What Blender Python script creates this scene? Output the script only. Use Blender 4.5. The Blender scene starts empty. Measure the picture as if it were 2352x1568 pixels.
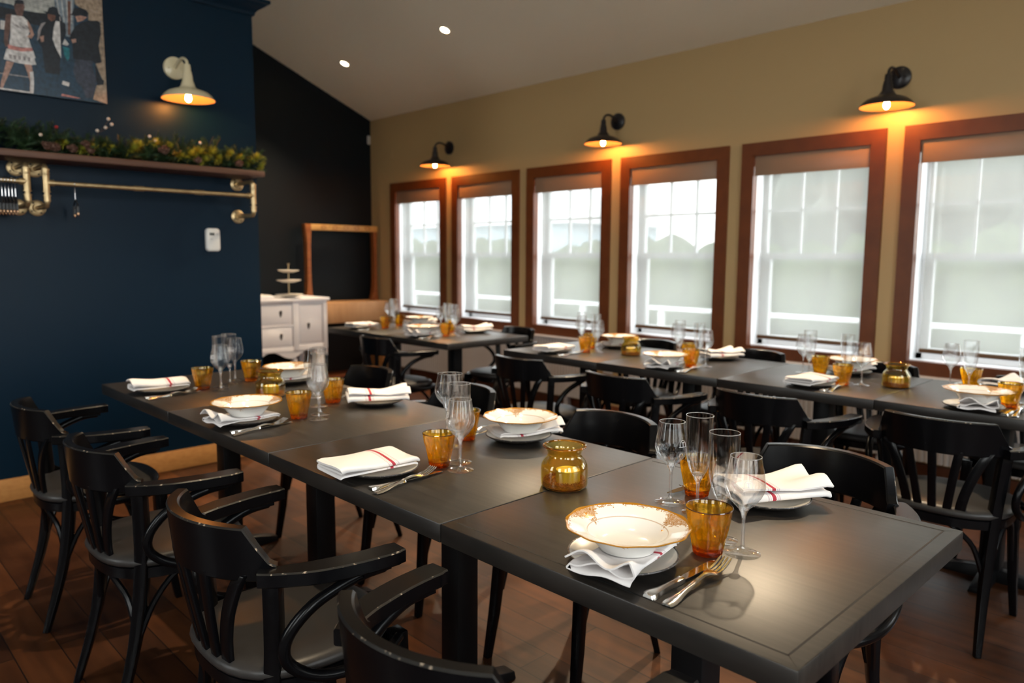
import bpy, bmesh, math, random
from math import sin, cos, pi, radians as rad, sqrt
from mathutils import Vector, Matrix
random.seed(7)
S = bpy.context.scene
COL = S.collection

# ------------------------------------------------------------------ camera, world, exposure
cam_d = bpy.data.cameras.new('camera'); cam = bpy.data.objects.new('camera', cam_d); COL.objects.link(cam)
cr = Vector((0.6981048, 0.7159690, 0.0061813)); cu = Vector((-0.0853689, 0.0746611, 0.9935481)); cf = Vector((-0.7108881, 0.6941284, -0.1132428))
cam.matrix_world = Matrix(((cr.x, cu.x, -cf.x, 0.40151), (cr.y, cu.y, -cf.y, -0.93436), (cr.z, cu.z, -cf.z, 1.28032), (0, 0, 0, 1)))
cam_d.sensor_width = 36.0; cam_d.lens = 1708.68 / 2352 * 36.0; cam_d.clip_start = 0.05; cam_d.clip_end = 200
cam_d.dof.use_dof = True; cam_d.dof.focus_distance = 1.55; cam_d.dof.aperture_fstop = 3.4
S.camera = cam
S.view_settings.view_transform = 'Standard'; S.view_settings.look = 'None'
S.view_settings.exposure = 0.8; S.view_settings.gamma = 1.0
S.cycles.use_denoising = True
S.cycles.max_bounces = 14; S.cycles.diffuse_bounces = 4; S.cycles.glossy_bounces = 5
S.cycles.transmission_bounces = 12; S.cycles.transparent_max_bounces = 24
S.cycles.sample_clamp_indirect = 6.0; S.cycles.blur_glossy = 0.6
S.cycles.caustics_reflective = False; S.cycles.caustics_refractive = False

SKY = 5.4
W = bpy.data.worlds.new('overcast_sky'); S.world = W; W.use_nodes = True
nt = W.node_tree; nt.nodes.clear()
wo = nt.nodes.new('ShaderNodeOutputWorld'); bg = nt.nodes.new('ShaderNodeBackground')
tc = nt.nodes.new('ShaderNodeTexCoord'); sx = nt.nodes.new('ShaderNodeSeparateXYZ'); rp = nt.nodes.new('ShaderNodeValToRGB')
nt.links.new(tc.outputs['Generated'], sx.inputs[0]); nt.links.new(sx.outputs['Z'], rp.inputs[0])
rp.color_ramp.elements[0].position = 0.0; rp.color_ramp.elements[0].color = (1.0, 0.985, 0.955, 1)
rp.color_ramp.elements[1].position = 0.6; rp.color_ramp.elements[1].color = (0.87, 0.93, 1.0, 1)
nt.links.new(rp.outputs[0], bg.inputs[0]); bg.inputs[1].default_value = SKY; nt.links.new(bg.outputs[0], wo.inputs[0])

# ------------------------------------------------------------------ materials
def mat(name, base=(0.5, 0.5, 0.5), rough=0.5, metal=0.0, spec=0.5, coat=0.0, noise=None, bump=None, emit=None, trans=0.0, ior=1.45, coat_rough=0.1):
    """noise=(scale vector, second colour, detail, lo, hi)   bump=(scale, strength, distance)"""
    m = bpy.data.materials.new(name); m.use_nodes = True
    n = m.node_tree.nodes; l = m.node_tree.links; b = n['Principled BSDF']
    b.inputs['Base Color'].default_value = (*base, 1); b.inputs['Roughness'].default_value = rough
    b.inputs['Metallic'].default_value = metal; b.inputs['Specular IOR Level'].default_value = spec
    b.inputs['Coat Weight'].default_value = coat; b.inputs['Coat Roughness'].default_value = coat_rough
    b.inputs['Transmission Weight'].default_value = trans; b.inputs['IOR'].default_value = ior
    if emit: b.inputs['Emission Color'].default_value = (*emit[0], 1); b.inputs['Emission Strength'].default_value = emit[1]
    if noise or bump:
        t = n.new('ShaderNodeTexCoord')
    if noise:
        mp = n.new('ShaderNodeMapping'); mp.inputs['Scale'].default_value = noise[0]
        l.new(t.outputs['Object'], mp.inputs[0])
        x = n.new('ShaderNodeTexNoise'); x.inputs['Scale'].default_value = 1.0; x.inputs['Detail'].default_value = noise[2]
        l.new(mp.outputs[0], x.inputs['Vector'])
        r = n.new('ShaderNodeValToRGB'); r.color_ramp.elements[0].position = noise[3]; r.color_ramp.elements[1].position = noise[4]
        r.color_ramp.elements[0].color = (*base, 1); r.color_ramp.elements[1].color = (*noise[1], 1)
        l.new(x.outputs[0], r.inputs[0]); l.new(r.outputs[0], b.inputs['Base Color'])
    if bump:
        x2 = n.new('ShaderNodeTexNoise'); x2.inputs['Scale'].default_value = bump[0]; x2.inputs['Detail'].default_value = 4
        l.new(t.outputs['Object'], x2.inputs['Vector'])
        bp = n.new('ShaderNodeBump'); bp.inputs['Strength'].default_value = bump[1]; bp.inputs['Distance'].default_value = bump[2]
        l.new(x2.outputs[0], bp.inputs['Height']); l.new(bp.outputs[0], b.inputs['Normal'])
    return m

def thin_glass(name, tint, gloss=0.06, edge=0.55, rough=0.0, glassmix=0.0, gcol=None, ior=1.45, power=2.2):
    """thin clear wall: transparent body, mirror sheen that grows at grazing angles, optionally mixed with real refraction"""
    m = bpy.data.materials.new(name); m.use_nodes = True
    n = m.node_tree.nodes; l = m.node_tree.links; n.clear()
    o = n.new('ShaderNodeOutputMaterial'); tr = n.new('ShaderNodeBsdfTransparent'); tr.inputs[0].default_value = (*tint, 1)
    gl = n.new('ShaderNodeBsdfGlossy'); gl.inputs['Roughness'].default_value = rough; gl.inputs['Color'].default_value = (1, 1, 1, 1)
    lw = n.new('ShaderNodeLayerWeight'); lw.inputs[0].default_value = 0.35
    pw = n.new('ShaderNodeMath'); pw.operation = 'POWER'; pw.inputs[1].default_value = power
    mr = n.new('ShaderNodeMapRange'); mr.inputs['To Min'].default_value = gloss; mr.inputs['To Max'].default_value = edge
    l.new(lw.outputs['Facing'], pw.inputs[0]); l.new(pw.outputs[0], mr.inputs['Value'])
    mx = n.new('ShaderNodeMixShader'); l.new(mr.outputs[0], mx.inputs[0]); l.new(tr.outputs[0], mx.inputs[1]); l.new(gl.outputs[0], mx.inputs[2])
    last = mx
    if glassmix:
        g = n.new('ShaderNodeBsdfGlass'); g.inputs['Color'].default_value = (*(gcol or tint), 1); g.inputs['IOR'].default_value = ior; g.inputs['Roughness'].default_value = 0.0
        m2 = n.new('ShaderNodeMixShader'); m2.inputs[0].default_value = glassmix
        l.new(mx.outputs[0], m2.inputs[1]); l.new(g.outputs[0], m2.inputs[2]); last = m2
    l.new(last.outputs[0], o.inputs[0])
    return m

M = {}
M['tan_wall'] = mat('tan wall paint', (0.50, 0.345, 0.165), 0.55, bump=(260, 0.08, 0.002))
M['ceiling'] = mat('off white ceiling paint', (0.84, 0.77, 0.63), 0.75, bump=(200, 0.06, 0.002))
M['blue_wall'] = mat('navy wall paint', (0.0016, 0.0140, 0.0310), 0.40, spec=0.18, bump=(240, 0.08, 0.002))
M['dark_wall'] = mat('near black wall paint', (0.004, 0.0065, 0.009), 0.5, spec=0.2)
M['plain_wall'] = mat('cream wall paint', (0.42, 0.36, 0.27), 0.7)
M['casing'] = mat('reddish brown window casing', (0.155, 0.043, 0.010), 0.42, noise=((9, 9, 9), (0.11, 0.030, 0.008), 5, 0.3, 0.75))
M['amber_wood'] = mat('amber oak', (0.55, 0.27, 0.085), 0.5, noise=((4, 30, 60), (0.44, 0.20, 0.06), 4, 0.3, 0.75))
M['console_wood'] = mat('light tan wood', (0.60, 0.33, 0.15), 0.5, noise=((6, 14, 3), (0.50, 0.26, 0.11), 3, 0.3, 0.7))
M['red_wood'] = mat('red brown polished wood', (0.30, 0.10, 0.025), 0.35, noise=((8, 8, 40), (0.22, 0.065, 0.018), 3, 0.3, 0.7))
M['gold_wood'] = mat('honey wood rail', (0.62, 0.36, 0.12), 0.4, noise=((6, 30, 40), (0.50, 0.26, 0.08), 3, 0.3, 0.7))
M['shelf_wood'] = mat('walnut shelf board', (0.16, 0.075, 0.045), 0.5, noise=((40, 4, 60), (0.10, 0.045, 0.028), 5, 0.3, 0.7))
M['table'] = mat('charcoal stained wood', (0.012, 0.0102, 0.0088), 0.37, spec=0.7, noise=((5, 90, 20), (0.029, 0.024, 0.020), 6, 0.35, 0.75), bump=None)
M['groove'] = mat('black groove', (0.004, 0.004, 0.004), 0.7)
M['column'] = mat('black painted column', (0.004, 0.004, 0.0045), 0.4, spec=0.3)
M['chair'] = mat('black lacquered bentwood', (0.0026, 0.0026, 0.0032), 0.24, spec=0.26)
M['wear'] = mat('worn black lacquer edge', (0.012, 0.011, 0.010), 0.35, noise=((70, 70, 70), (0.42, 0.33, 0.24), 3, 0.60, 0.70))
M['seat'] = mat('dark grey vinyl', (0.034, 0.031, 0.029), 0.38, spec=0.4, bump=(320, 0.12, 0.001))
M['white_china'] = mat('white porcelain', (0.83, 0.82, 0.78), 0.12, spec=0.5)
M['plate'] = mat('cream stoneware glaze', (0.72, 0.68, 0.60), 0.28)
M['plate_rim'] = mat('speckled dark plate rim', (0.035, 0.03, 0.028), 0.35, noise=((160, 160, 160), (0.35, 0.30, 0.25), 3, 0.55, 0.7))
M['steel'] = mat('polished steel cutlery', (0.80, 0.77, 0.72), 0.16, metal=1.0)
M['steel_blade'] = mat('mirror steel blade', (0.78, 0.72, 0.62), 0.08, metal=1.0)
M['brass'] = mat('aged brass pipe', (0.60, 0.45, 0.25), 0.38, metal=0.85, noise=((30, 30, 30), (0.42, 0.31, 0.17), 3, 0.35, 0.75))
M['wire'] = mat('chrome hanger wire', (0.65, 0.65, 0.68), 0.2, metal=1.0)
M['clip_tip'] = mat('copper clip tip', (0.85, 0.55, 0.35), 0.25, metal=1.0)
M['hanger_black'] = mat('black hanger clip', (0.01, 0.01, 0.012), 0.4)
M['white_plastic'] = mat('white plastic', (0.78, 0.78, 0.76), 0.35)
M['grey_screen'] = mat('grey display', (0.08, 0.09, 0.09), 0.3)
M['grey_print'] = mat('grey button', (0.45, 0.45, 0.45), 0.4)
M['cream_metal'] = mat('cream enamel', (0.70, 0.62, 0.42), 0.25, coat=0.3)
M['black_metal'] = mat('black enamel', (0.012, 0.010, 0.012), 0.35, coat=0.2)
M['shade_inner'] = mat('pale enamel inside', (0.20, 0.13, 0.075), 0.5)
M['bulb'] = mat('glowing bulb', (1, 0.8, 0.5), 0.3, emit=((1.0, 0.36, 0.07), 300.0))
M['bulb_cream'] = mat('glowing bulb in cream lamp', (1, 0.8, 0.5), 0.3, emit=((1.0, 0.36, 0.07), 260.0))
M['down_face'] = mat('lit downlight lens', (1, 0.9, 0.7), 0.3, emit=((1.0, 0.78, 0.45), 22.0))
M['white_trim'] = mat('white trim ring', (0.75, 0.72, 0.65), 0.4)
M['vinyl_frame'] = mat('white window sash', (0.90, 0.91, 0.92), 0.35)
M['white_paint'] = mat('white painted furniture', (0.86, 0.84, 0.86), 0.4)
M['dark_pull'] = mat('dark bronze pull', (0.03, 0.022, 0.016), 0.4, metal=0.6)
M['radiator'] = mat('grey white radiator enamel', (0.62, 0.58, 0.56), 0.45)
M['asphalt'] = mat('pale paving outside', (0.40, 0.40, 0.38), 0.9)
M['hedge'] = mat('clipped hedge', (0.045, 0.062, 0.028), 0.9, noise=((3, 3, 3), (0.09, 0.115, 0.055), 4, 0.3, 0.7))
M['tree'] = mat('far tree leaves', (0.045, 0.055, 0.04), 0.9, noise=((2, 2, 2), (0.12, 0.13, 0.10), 4, 0.3, 0.7))
M['house'] = mat('pale blue house siding', (0.45, 0.55, 0.62), 0.8)
M['white_out'] = mat('white painted rail', (0.85, 0.85, 0.85), 0.6)
M['fir'] = mat('dark fir needles', (0.012, 0.035, 0.016), 0.6, noise=((14, 14, 14), (0.035, 0.085, 0.025), 3, 0.35, 0.7))
M['cedar'] = mat('yellow green needles', (0.55, 0.50, 0.045), 0.6, noise=((18, 18, 18), (0.22, 0.28, 0.04), 3, 0.35, 0.75))  # yellow-green needles, base colour lifted for the cream lamp's light on them
M['cone'] = mat('pine cone', (0.10, 0.045, 0.03), 0.7, noise=((90, 90, 90), (0.35, 0.22, 0.17), 3, 0.5, 0.75))
M['berry'] = mat('red berry', (0.30, 0.012, 0.015), 0.3)
M['pearl'] = mat('frosted white berry', (0.75, 0.62, 0.52), 0.4)
M['twig'] = mat('dark twig', (0.06, 0.035, 0.022), 0.7)
M['candle_cup'] = mat('tealight cup', (0.72, 0.66, 0.50), 0.35, metal=0.5)
M['wax'] = mat('pale candle wax', (0.85, 0.74, 0.52), 0.5)
M['wick'] = mat('candle wick', (0.05, 0.04, 0.03), 0.8)
M['grounds'] = mat('brown granules', (0.20, 0.075, 0.018), 0.8, noise=((220, 220, 220), (0.42, 0.19, 0.05), 3, 0.35, 0.7), bump=(420, 0.8, 0.003))
M['clear'] = thin_glass('clear thin glass', (0.975, 0.978, 0.98), 0.03, 0.8, power=2.8, glassmix=0.25, gcol=(1, 1, 1), ior=1.33)
M['foot'] = thin_glass('clear glass foot', (0.985, 0.985, 0.985), 0.10, 0.6)
M['clear_rim'] = mat('bright glass rim', (0.9, 0.9, 0.9), 0.05, trans=0.75, ior=1.5)
M['stem'] = thin_glass('clear solid glass', (0.97, 0.97, 0.97), 0.16, 0.9, glassmix=0.22, gcol=(1, 1, 1), ior=1.48)
M['etch'] = mat('etched white mark', (0.75, 0.75, 0.76), 0.6)
M['amber'] = thin_glass('amber glass', (0.96, 0.755, 0.23), 0.05, 0.6, glassmix=0.24, gcol=(0.995, 0.82, 0.30), power=2.6, ior=1.46)
M['amber_base'] = thin_glass('thick amber glass base', (0.92, 0.45, 0.07), 0.05, 0.4, glassmix=0.55, gcol=(1.0, 0.50, 0.08), ior=1.46)
M['amber_rim'] = thin_glass('dark amber glass lip', (0.45, 0.24, 0.04), 0.12, 0.8)
M['amber_jar'] = thin_glass('amber jar glass', (0.935, 0.83, 0.40), 0.06, 0.75, glassmix=0.0)
M['amber_jar_rim'] = thin_glass('amber jar lip', (0.80, 0.52, 0.14), 0.08, 0.8, glassmix=0.4, gcol=(0.9, 0.6, 0.2))
M['pane'] = thin_glass('window glass', (0.97, 0.985, 0.98), 0.03, 0.5)

def floor_material():
    m = mat('dark stained plank floor', (0.07, 0.025, 0.01), 0.42, spec=0.32)
    n = m.node_tree.nodes; l = m.node_tree.links; b = n['Principled BSDF']
    t = n.new('ShaderNodeTexCoord'); br = n.new('ShaderNodeTexBrick')
    br.inputs['Scale'].default_value = 1.0; br.inputs['Brick Width'].default_value = 1.15; br.inputs['Row Height'].default_value = 0.125
    br.inputs['Mortar Size'].default_value = 0.0022; br.inputs['Mortar Smooth'].default_value = 0.2; br.inputs['Bias'].default_value = 0.0
    br.inputs['Color1'].default_value = (0.088, 0.028, 0.0075, 1); br.inputs['Color2'].default_value = (0.040, 0.013, 0.0042, 1); br.inputs['Mortar'].default_value = (0.012, 0.005, 0.003, 1)
    l.new(t.outputs['Object'], br.inputs['Vector'])
    mp = n.new('ShaderNodeMapping'); mp.inputs['Scale'].default_value = (2.2, 26, 1); l.new(t.outputs['Object'], mp.inputs[0])
    nz = n.new('ShaderNodeTexNoise'); nz.inputs['Scale'].default_value = 1.0; nz.inputs['Detail'].default_value = 6; l.new(mp.outputs[0], nz.inputs['Vector'])
    nb = n.new('ShaderNodeTexNoise'); nb.inputs['Scale'].default_value = 3.2; nb.inputs['Detail'].default_value = 3; l.new(t.outputs['Object'], nb.inputs['Vector'])
    ad = n.new('ShaderNodeMath'); ad.operation = 'ADD'; l.new(nz.outputs[0], ad.inputs[0]); l.new(nb.outputs[0], ad.inputs[1])
    mr = n.new('ShaderNodeMapRange'); mr.inputs['From Min'].default_value = 0.6; mr.inputs['From Max'].default_value = 1.4; mr.inputs['To Min'].default_value = 0.35; mr.inputs['To Max'].default_value = 1.5
    l.new(ad.outputs[0], mr.inputs['Value'])
    mx = n.new('ShaderNodeMix'); mx.data_type = 'RGBA'; mx.blend_type = 'MULTIPLY'; mx.inputs['Factor'].default_value = 1.0
    l.new(br.outputs['Color'], mx.inputs['A']); l.new(mr.outputs[0], mx.inputs['B']); l.new(mx.outputs['Result'], b.inputs['Base Color'])
    rr = n.new('ShaderNodeMapRange'); rr.inputs['From Min'].default_value = 0.3; rr.inputs['From Max'].default_value = 0.7; rr.inputs['To Min'].default_value = 0.32; rr.inputs['To Max'].default_value = 0.55
    l.new(nb.outputs[0], rr.inputs['Value']); l.new(rr.outputs[0], b.inputs['Roughness'])
    bp = n.new('ShaderNodeBump'); bp.inputs['Strength'].default_value = 0.35; bp.inputs['Distance'].default_value = 0.002
    l.new(br.outputs['Fac'], bp.inputs['Height']); bp.invert = True; l.new(bp.outputs[0], b.inputs['Normal'])
    return m
M['floor'] = floor_material()

def shade_material(name, col, tr_amt, tl_amt):
    """woven roller shade: partly see-through, partly translucent"""
    m = bpy.data.materials.new(name); m.use_nodes = True
    n = m.node_tree.nodes; l = m.node_tree.links; n.clear()
    o = n.new('ShaderNodeOutputMaterial'); t = n.new('ShaderNodeBsdfTransparent'); t.inputs[0].default_value = (1, 1, 1, 1)
    d = n.new('ShaderNodeBsdfDiffuse'); d.inputs[0].default_value = (0.88, 0.88, 0.86, 1); x = n.new('ShaderNodeBsdfTranslucent'); x.inputs[0].default_value = (*col, 1)
    a = n.new('ShaderNodeMixShader'); a.inputs[0].default_value = tl_amt; l.new(d.outputs[0], a.inputs[1]); l.new(x.outputs[0], a.inputs[2])
    b = n.new('ShaderNodeMixShader'); b.inputs[0].default_value = tr_amt; l.new(a.outputs[0], b.inputs[1]); l.new(t.outputs[0], b.inputs[2])
    l.new(b.outputs[0], o.inputs[0]); return m
M['shade_cloth'] = shade_material('translucent white shade cloth', (0.27, 0.27, 0.255), 0.22, 0.74)
M['valance'] = mat('taupe shade valance', (0.33, 0.21, 0.14), 0.35, spec=0.5)
M['hem'] = mat('bronze hem bar', (0.16, 0.085, 0.04), 0.45)

def bowl_material():
    """white porcelain with a gilded rim and three gilded scrollwork clusters"""
    m = mat('gilded white porcelain', (0.80, 0.78, 0.74), 0.12)
    n = m.node_tree.nodes; l = m.node_tree.links; b = n['Principled BSDF']
    t = n.new('ShaderNodeTexCoord'); sp = n.new('ShaderNodeSeparateXYZ'); l.new(t.outputs['Object'], sp.inputs[0])
    def mth(op, a, bb=None, c=None):
        q = n.new('ShaderNodeMath'); q.operation = op
        for i, v in enumerate((a, bb, c)):
            if v is None: continue
            if isinstance(v, (int, float)): q.inputs[i].default_value = v
            else: l.new(v, q.inputs[i])
        return q.outputs[0]
    r = mth('SQRT', mth('ADD', mth('MULTIPLY', sp.outputs['X'], sp.outputs['X']), mth('MULTIPLY', sp.outputs['Y'], sp.outputs['Y'])))
    th = mth('ARCTAN2', sp.outputs['Y'], sp.outputs['X'])
    lobes = mth('COSINE', mth('MULTIPLY', th, 3.0))
    nz = n.new('ShaderNodeTexNoise'); nz.inputs['Scale'].default_value = 110; nz.inputs['Detail'].default_value = 2; nz.inputs['Distortion'].default_value = 1.6
    l.new(t.outputs['Object'], nz.inputs['Vector'])
    rn = mth('DIVIDE', r, 0.112)
    # width of the gilded band grows inside each cluster
    lim = mth('SUBTRACT', 0.945, mth('MULTIPLY', mth('POWER', mth('MAXIMUM', lobes, 0.0), 3.0), 0.30))
    lim2 = mth('ADD', lim, mth('MULTIPLY', mth('SUBTRACT', nz.outputs[0], 0.5), 0.42))
    band = mth('GREATER_THAN', rn, lim2)
    inner = mth('GREATER_THAN', mth('SINE', mth('MULTIPLY', nz.outputs[0], 60.0)), -0.75)
    edge = mth('GREATER_THAN', rn, 0.955)
    ring = mth('COMPARE', rn, 0.645, 0.006)
    gold = mth('MAXIMUM', mth('MAXIMUM', edge, mth('MULTIPLY', band, inner)), mth('MULTIPLY', ring, 0.45))
    up = n.new('ShaderNodeNewGeometry')
    mx = n.new('ShaderNodeMix'); mx.data_type = 'RGBA'; l.new(gold, mx.inputs['Factor'])
    mx.inputs['A'].default_value = (0.80, 0.78, 0.74, 1); mx.inputs['B'].default_value = (0.52, 0.225, 0.015, 1)
    l.new(mx.outputs['Result'], b.inputs['Base Color'])
    mm = mth('MULTIPLY', gold, 0.35); l.new(mm, b.inputs['Metallic'])
    return m
M['bowl'] = bowl_material()

def napkin_material():
    m = mat('white napkin cloth with red stripe', (0.80, 0.76, 0.74), 0.85, spec=0.2, bump=(600, 0.15, 0.001))
    n = m.node_tree.nodes; l = m.node_tree.links; b = n['Principled BSDF']
    a = n.new('ShaderNodeAttribute'); a.attribute_name = 'along'
    r = n.new('ShaderNodeValToRGB'); l.new(a.outputs['Fac'], r.inputs[0]); e = r.color_ramp.elements
    r.color_ramp.interpolation = 'CONSTANT'
    wht = (0.80, 0.76, 0.74, 1); gry = (0.60, 0.52, 0.54, 1); red = (0.40, 0.045, 0.065, 1)
    e[0].position = 0; e[0].color = wht; e[1].position = 0.575; e[1].color = gry
    for p, c in ((0.590, wht), (0.600, gry), (0.610, wht), (0.625, red), (0.665, wht), (0.680, gry), (0.690, wht), (0.700, gry), (0.715, wht)):
        x = e.new(p); x.color = c
    l.new(r.outputs[0], b.inputs['Base Color']); return m
M['napkin'] = napkin_material()

# ------------------------------------------------------------------ mesh helpers
class MB:
    def __init__(s): s.v = []; s.f = []; s.m = []; s.attr = None
    def add(s, vs, fs, mi=0):
        o = len(s.v); s.v += [tuple(v) for v in vs]; s.f += [tuple(i + o for i in f) for f in fs]; s.m += [mi] * len(fs); return s
    def box(s, x0, x1, y0, y1, z0, z1, mi=0):
        vs = [(x, y, z) for z in (z0, z1) for y in (y0, y1) for x in (x0, x1)]
        return s.add(vs, [(0, 2, 3, 1), (4, 5, 7, 6), (0, 1, 5, 4), (2, 6, 7, 3), (0, 4, 6, 2), (1, 3, 7, 5)], mi)
    def loft(s, rings, closed=True, caps=True, mi=0, loop=False):
        n = len(rings[0]); vs = [p for r in rings for p in r]; fs = []
        R = len(rings)
        for i in range(R if loop else R - 1):
            for j in range(n if closed else n - 1):
                a = i * n + j; b = i * n + (j + 1) % n; i2 = (i + 1) % R
                fs.append((a, b, i2 * n + (j + 1) % n, i2 * n + j))
        if caps and closed and not loop:
            fs.append(tuple(range(n - 1, -1, -1))); fs.append(tuple((R - 1) * n + k for k in range(n)))
        return s.add(vs, fs, mi)
    def lathe(s, prof, seg=32, cx=0, cy=0, z=0, mi=0, rf=None):
        """profile of (r, z) from one end to the other; rf(theta, r, z) -> radius"""
        rings = []
        for r, zz in prof:
            rings.append([(cx + (rf(2 * pi * k / seg, r, zz) if rf else r) * cos(2 * pi * k / seg), cy + (rf(2 * pi * k / seg, r, zz) if rf else r) * sin(2 * pi * k / seg), z + zz) for k in range(seg)])
        return s.loft(rings, caps=False, mi=mi)
    def tube(s, pts, r, seg=8, mi=0, caps=True, loop=False, flat=None):
        P = [Vector(p) for p in pts]; n = len(P); rr = r if isinstance(r, (list, tuple)) else [r] * n
        rings = []; up = None
        for i in range(n):
            if loop: t = P[(i + 1) % n] - P[i - 1]
            else: t = P[min(i + 1, n - 1)] - P[max(i - 1, 0)]
            t.normalize()
            if up is None:
                up = Vector((0, 0, 1)) if abs(t.z) < 0.9 else Vector((1, 0, 0))
            a = t.cross(up); a.normalize(); b = a.cross(t); b.normalize(); up = b
            rings.append([tuple(P[i] + a * (rr[i] * cos(2 * pi * k / seg)) + b * (rr[i] * (flat or 1) * sin(2 * pi * k / seg))) for k in range(seg)])
        return s.loft(rings, caps=caps, mi=mi, loop=loop)
    def sweep(s, pts, sec, side, mi=0, mis=None):
        """sweep section [(a, b)] along pts; side(i)-> (vector a, vector b)"""
        rings = []
        for i, p in enumerate(pts):
            A, B = side(i); rings.append([tuple(Vector(p) + A * a + B * b) for a, b in (sec(i) if callable(sec) else sec)])
        k0 = len(s.f); s.loft(rings, mi=mi)
        if mis:
            n = len(rings[0])
            for i in range(len(rings) - 1):
                for j in range(n):
                    if j in mis: s.m[k0 + i * n + j] = mis[j]
        return s
    def sphere(s, c, r, u=10, v=6, mi=0, sz=1.0):
        pr = [(max(r * sin(pi * i / v), 1e-5), -r * sz * cos(pi * i / v)) for i in range(v + 1)]
        return s.lathe(pr, u, c[0], c[1], c[2], mi)
    def prism(s, poly, z0, z1, mi=0, axes='xy'):
        def P(a, b, c): return {'xy': (a, b, c), 'yz': (c, a, b), 'xz': (a, c, b)}[axes]
        n = len(poly); vs = [P(a, b, z0) for a, b in poly] + [P(a, b, z1) for a, b in poly]
        fs = [tuple(range(n - 1, -1, -1)), tuple(range(n, 2 * n))] + [(i, (i + 1) % n, n + (i + 1) % n, n + i) for i in range(n)]
        return s.add(vs, fs, mi)
    def build(s, name, mats, parent=None, bevel=0.0, bseg=2, smooth=True, angle=40, weld=False, loc=None):
        me = bpy.data.meshes.new(name); me.from_pydata(s.v, [], s.f)
        if not isinstance(mats, (list, tuple)): mats = [mats]
        for x in mats: me.materials.append(x)
        for p, i in zip(me.polygons, s.m): p.material_index = i
        bm = bmesh.new(); bm.from_mesh(me)
        if s.attr is None and (weld or True): bmesh.ops.remove_doubles(bm, verts=bm.verts, dist=1e-6)
        bmesh.ops.recalc_face_normals(bm, faces=bm.faces)
        if bevel:
            es = [e for e in bm.edges if len(e.link_faces) == 2 and e.calc_face_angle(0) > rad(35)]
            bmesh.ops.bevel(bm, geom=es, offset=bevel, segments=bseg, affect='EDGES', profile=0.5, clamp_overlap=True)
        bm.to_mesh(me); bm.free()
        if s.attr is not None:
            at = me.attributes.new('along', 'FLOAT', 'POINT')
            for i, x in enumerate(s.attr): at.data[i].value = x
        if smooth:
            me.shade_smooth(); me.set_sharp_from_angle(angle=rad(angle))
        me.update()
        o = bpy.data.objects.new(name, me); COL.objects.link(o)
        if parent: o.parent = parent
        if loc: o.location = loc
        return o

def tag(o, label=None, cat=None, group=None, kind=None):
    if label: o['label'] = label
    if cat: o['category'] = cat
    if group: o['group'] = group
    if kind: o['kind'] = kind
    return o
def empty(name, loc=(0, 0, 0), rz=0, label=None, cat=None, group=None):
    o = bpy.data.objects.new(name, None); COL.objects.link(o); o.location = loc; o.rotation_euler = (0, 0, rz); o.empty_display_size = 0.05
    return tag(o, label, cat, group)
def copy_tree(o, parent=None):
    c = o.copy(); COL.objects.link(c)
    if parent: c.parent = parent
    for ch in list(o.children): copy_tree(ch, c)
    return c
_used = set()
def put(proto, loc, rz, label, cat, group, rx=0, ry=0, sc=None):
    o = proto if proto.name not in _used else copy_tree(proto)
    _used.add(proto.name); _used.add(o.name)
    o.location = loc; o.rotation_euler = (rx, ry, rz)
    if sc: o.scale = (sc, sc, sc)
    return tag(o, label, cat, group)
def smoothpath(pts, n=6):
    """Catmull-Rom through pts"""
    P = [Vector(p) for p in pts]; out = []
    for i in range(len(P) - 1):
        a = P[max(i - 1, 0)]; b = P[i]; c = P[i + 1]; d = P[min(i + 2, len(P) - 1)]
        for k in range(n):
            t = k / n
            out.append(0.5 * ((2 * b) + (c - a) * t + (2 * a - 5 * b + 4 * c - d) * t * t + (3 * b - a - 3 * c + d) * t ** 3))
    out.append(P[-1]); return out
def struct(o, label): return tag(o, label, None, None, 'structure')

# ------------------------------------------------------------------ room shell
WY = 3.70; XB = -6.549; XE = 2.6; YR = -4.2; BX = -4.119; YBE = 1.235
SLOPE = 0.4155; ZC = 2.72; YRIDGE = 0.0
def zc(y): return ZC + SLOPE * (WY - y) if y >= YRIDGE else ZC + SLOPE * (WY - YRIDGE) - SLOPE * (YRIDGE - y) * 0.6

struct(MB().box(XB - .2, XE + .2, YR - .2, WY + .2, -0.1, 0).build('floor', M['floor'], smooth=False), 'dark stained plank floor of the dining room')
# sloping ceiling
mb = MB()
ys = [WY + .2, YRIDGE, YR - .2]
top = [(x, y, zc(y) + 0.12) for x in (XB - .2, XE + .2) for y in ys]; bot = [(x, y, zc(y)) for x in (XB - .2, XE + .2) for y in ys]
mb.add(top + bot, [(0, 1, 4, 3), (1, 2, 5, 4), (6, 9, 10, 7), (7, 10, 11, 8), (0, 3, 9, 6), (2, 8, 11, 5), (0, 6, 7, 1), (1, 7, 8, 2), (3, 4, 10, 9), (4, 5, 11, 10)])
struct(mb.build('ceiling', M['ceiling'], smooth=False), 'sloping off-white ceiling rising away from the windows')

# window wall with six openings
PITCH = 1.005; WX0 = -6.170; WW = 0.907; CAS = 0.078
ZO0, ZO1 = 0.69, 1.952
opens = [(WX0 + PITCH * k + CAS, WX0 + PITCH * k + WW - CAS) for k in range(8)]
mb = MB(); x = XB - .2
for a, b in opens:
    mb.box(x, a, WY, WY + .2, 0, ZC + .12); mb.box(a, b, WY, WY + .2, 0, ZO0); mb.box(a, b, WY, WY + .2, ZO1, ZC + .12); x = b
mb.box(x, XE + .2, WY, WY + .2, 0, ZC + .12)
struct(mb.build('wall_window', M['tan_wall'], smooth=False), 'tan wall with a row of windows')
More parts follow.
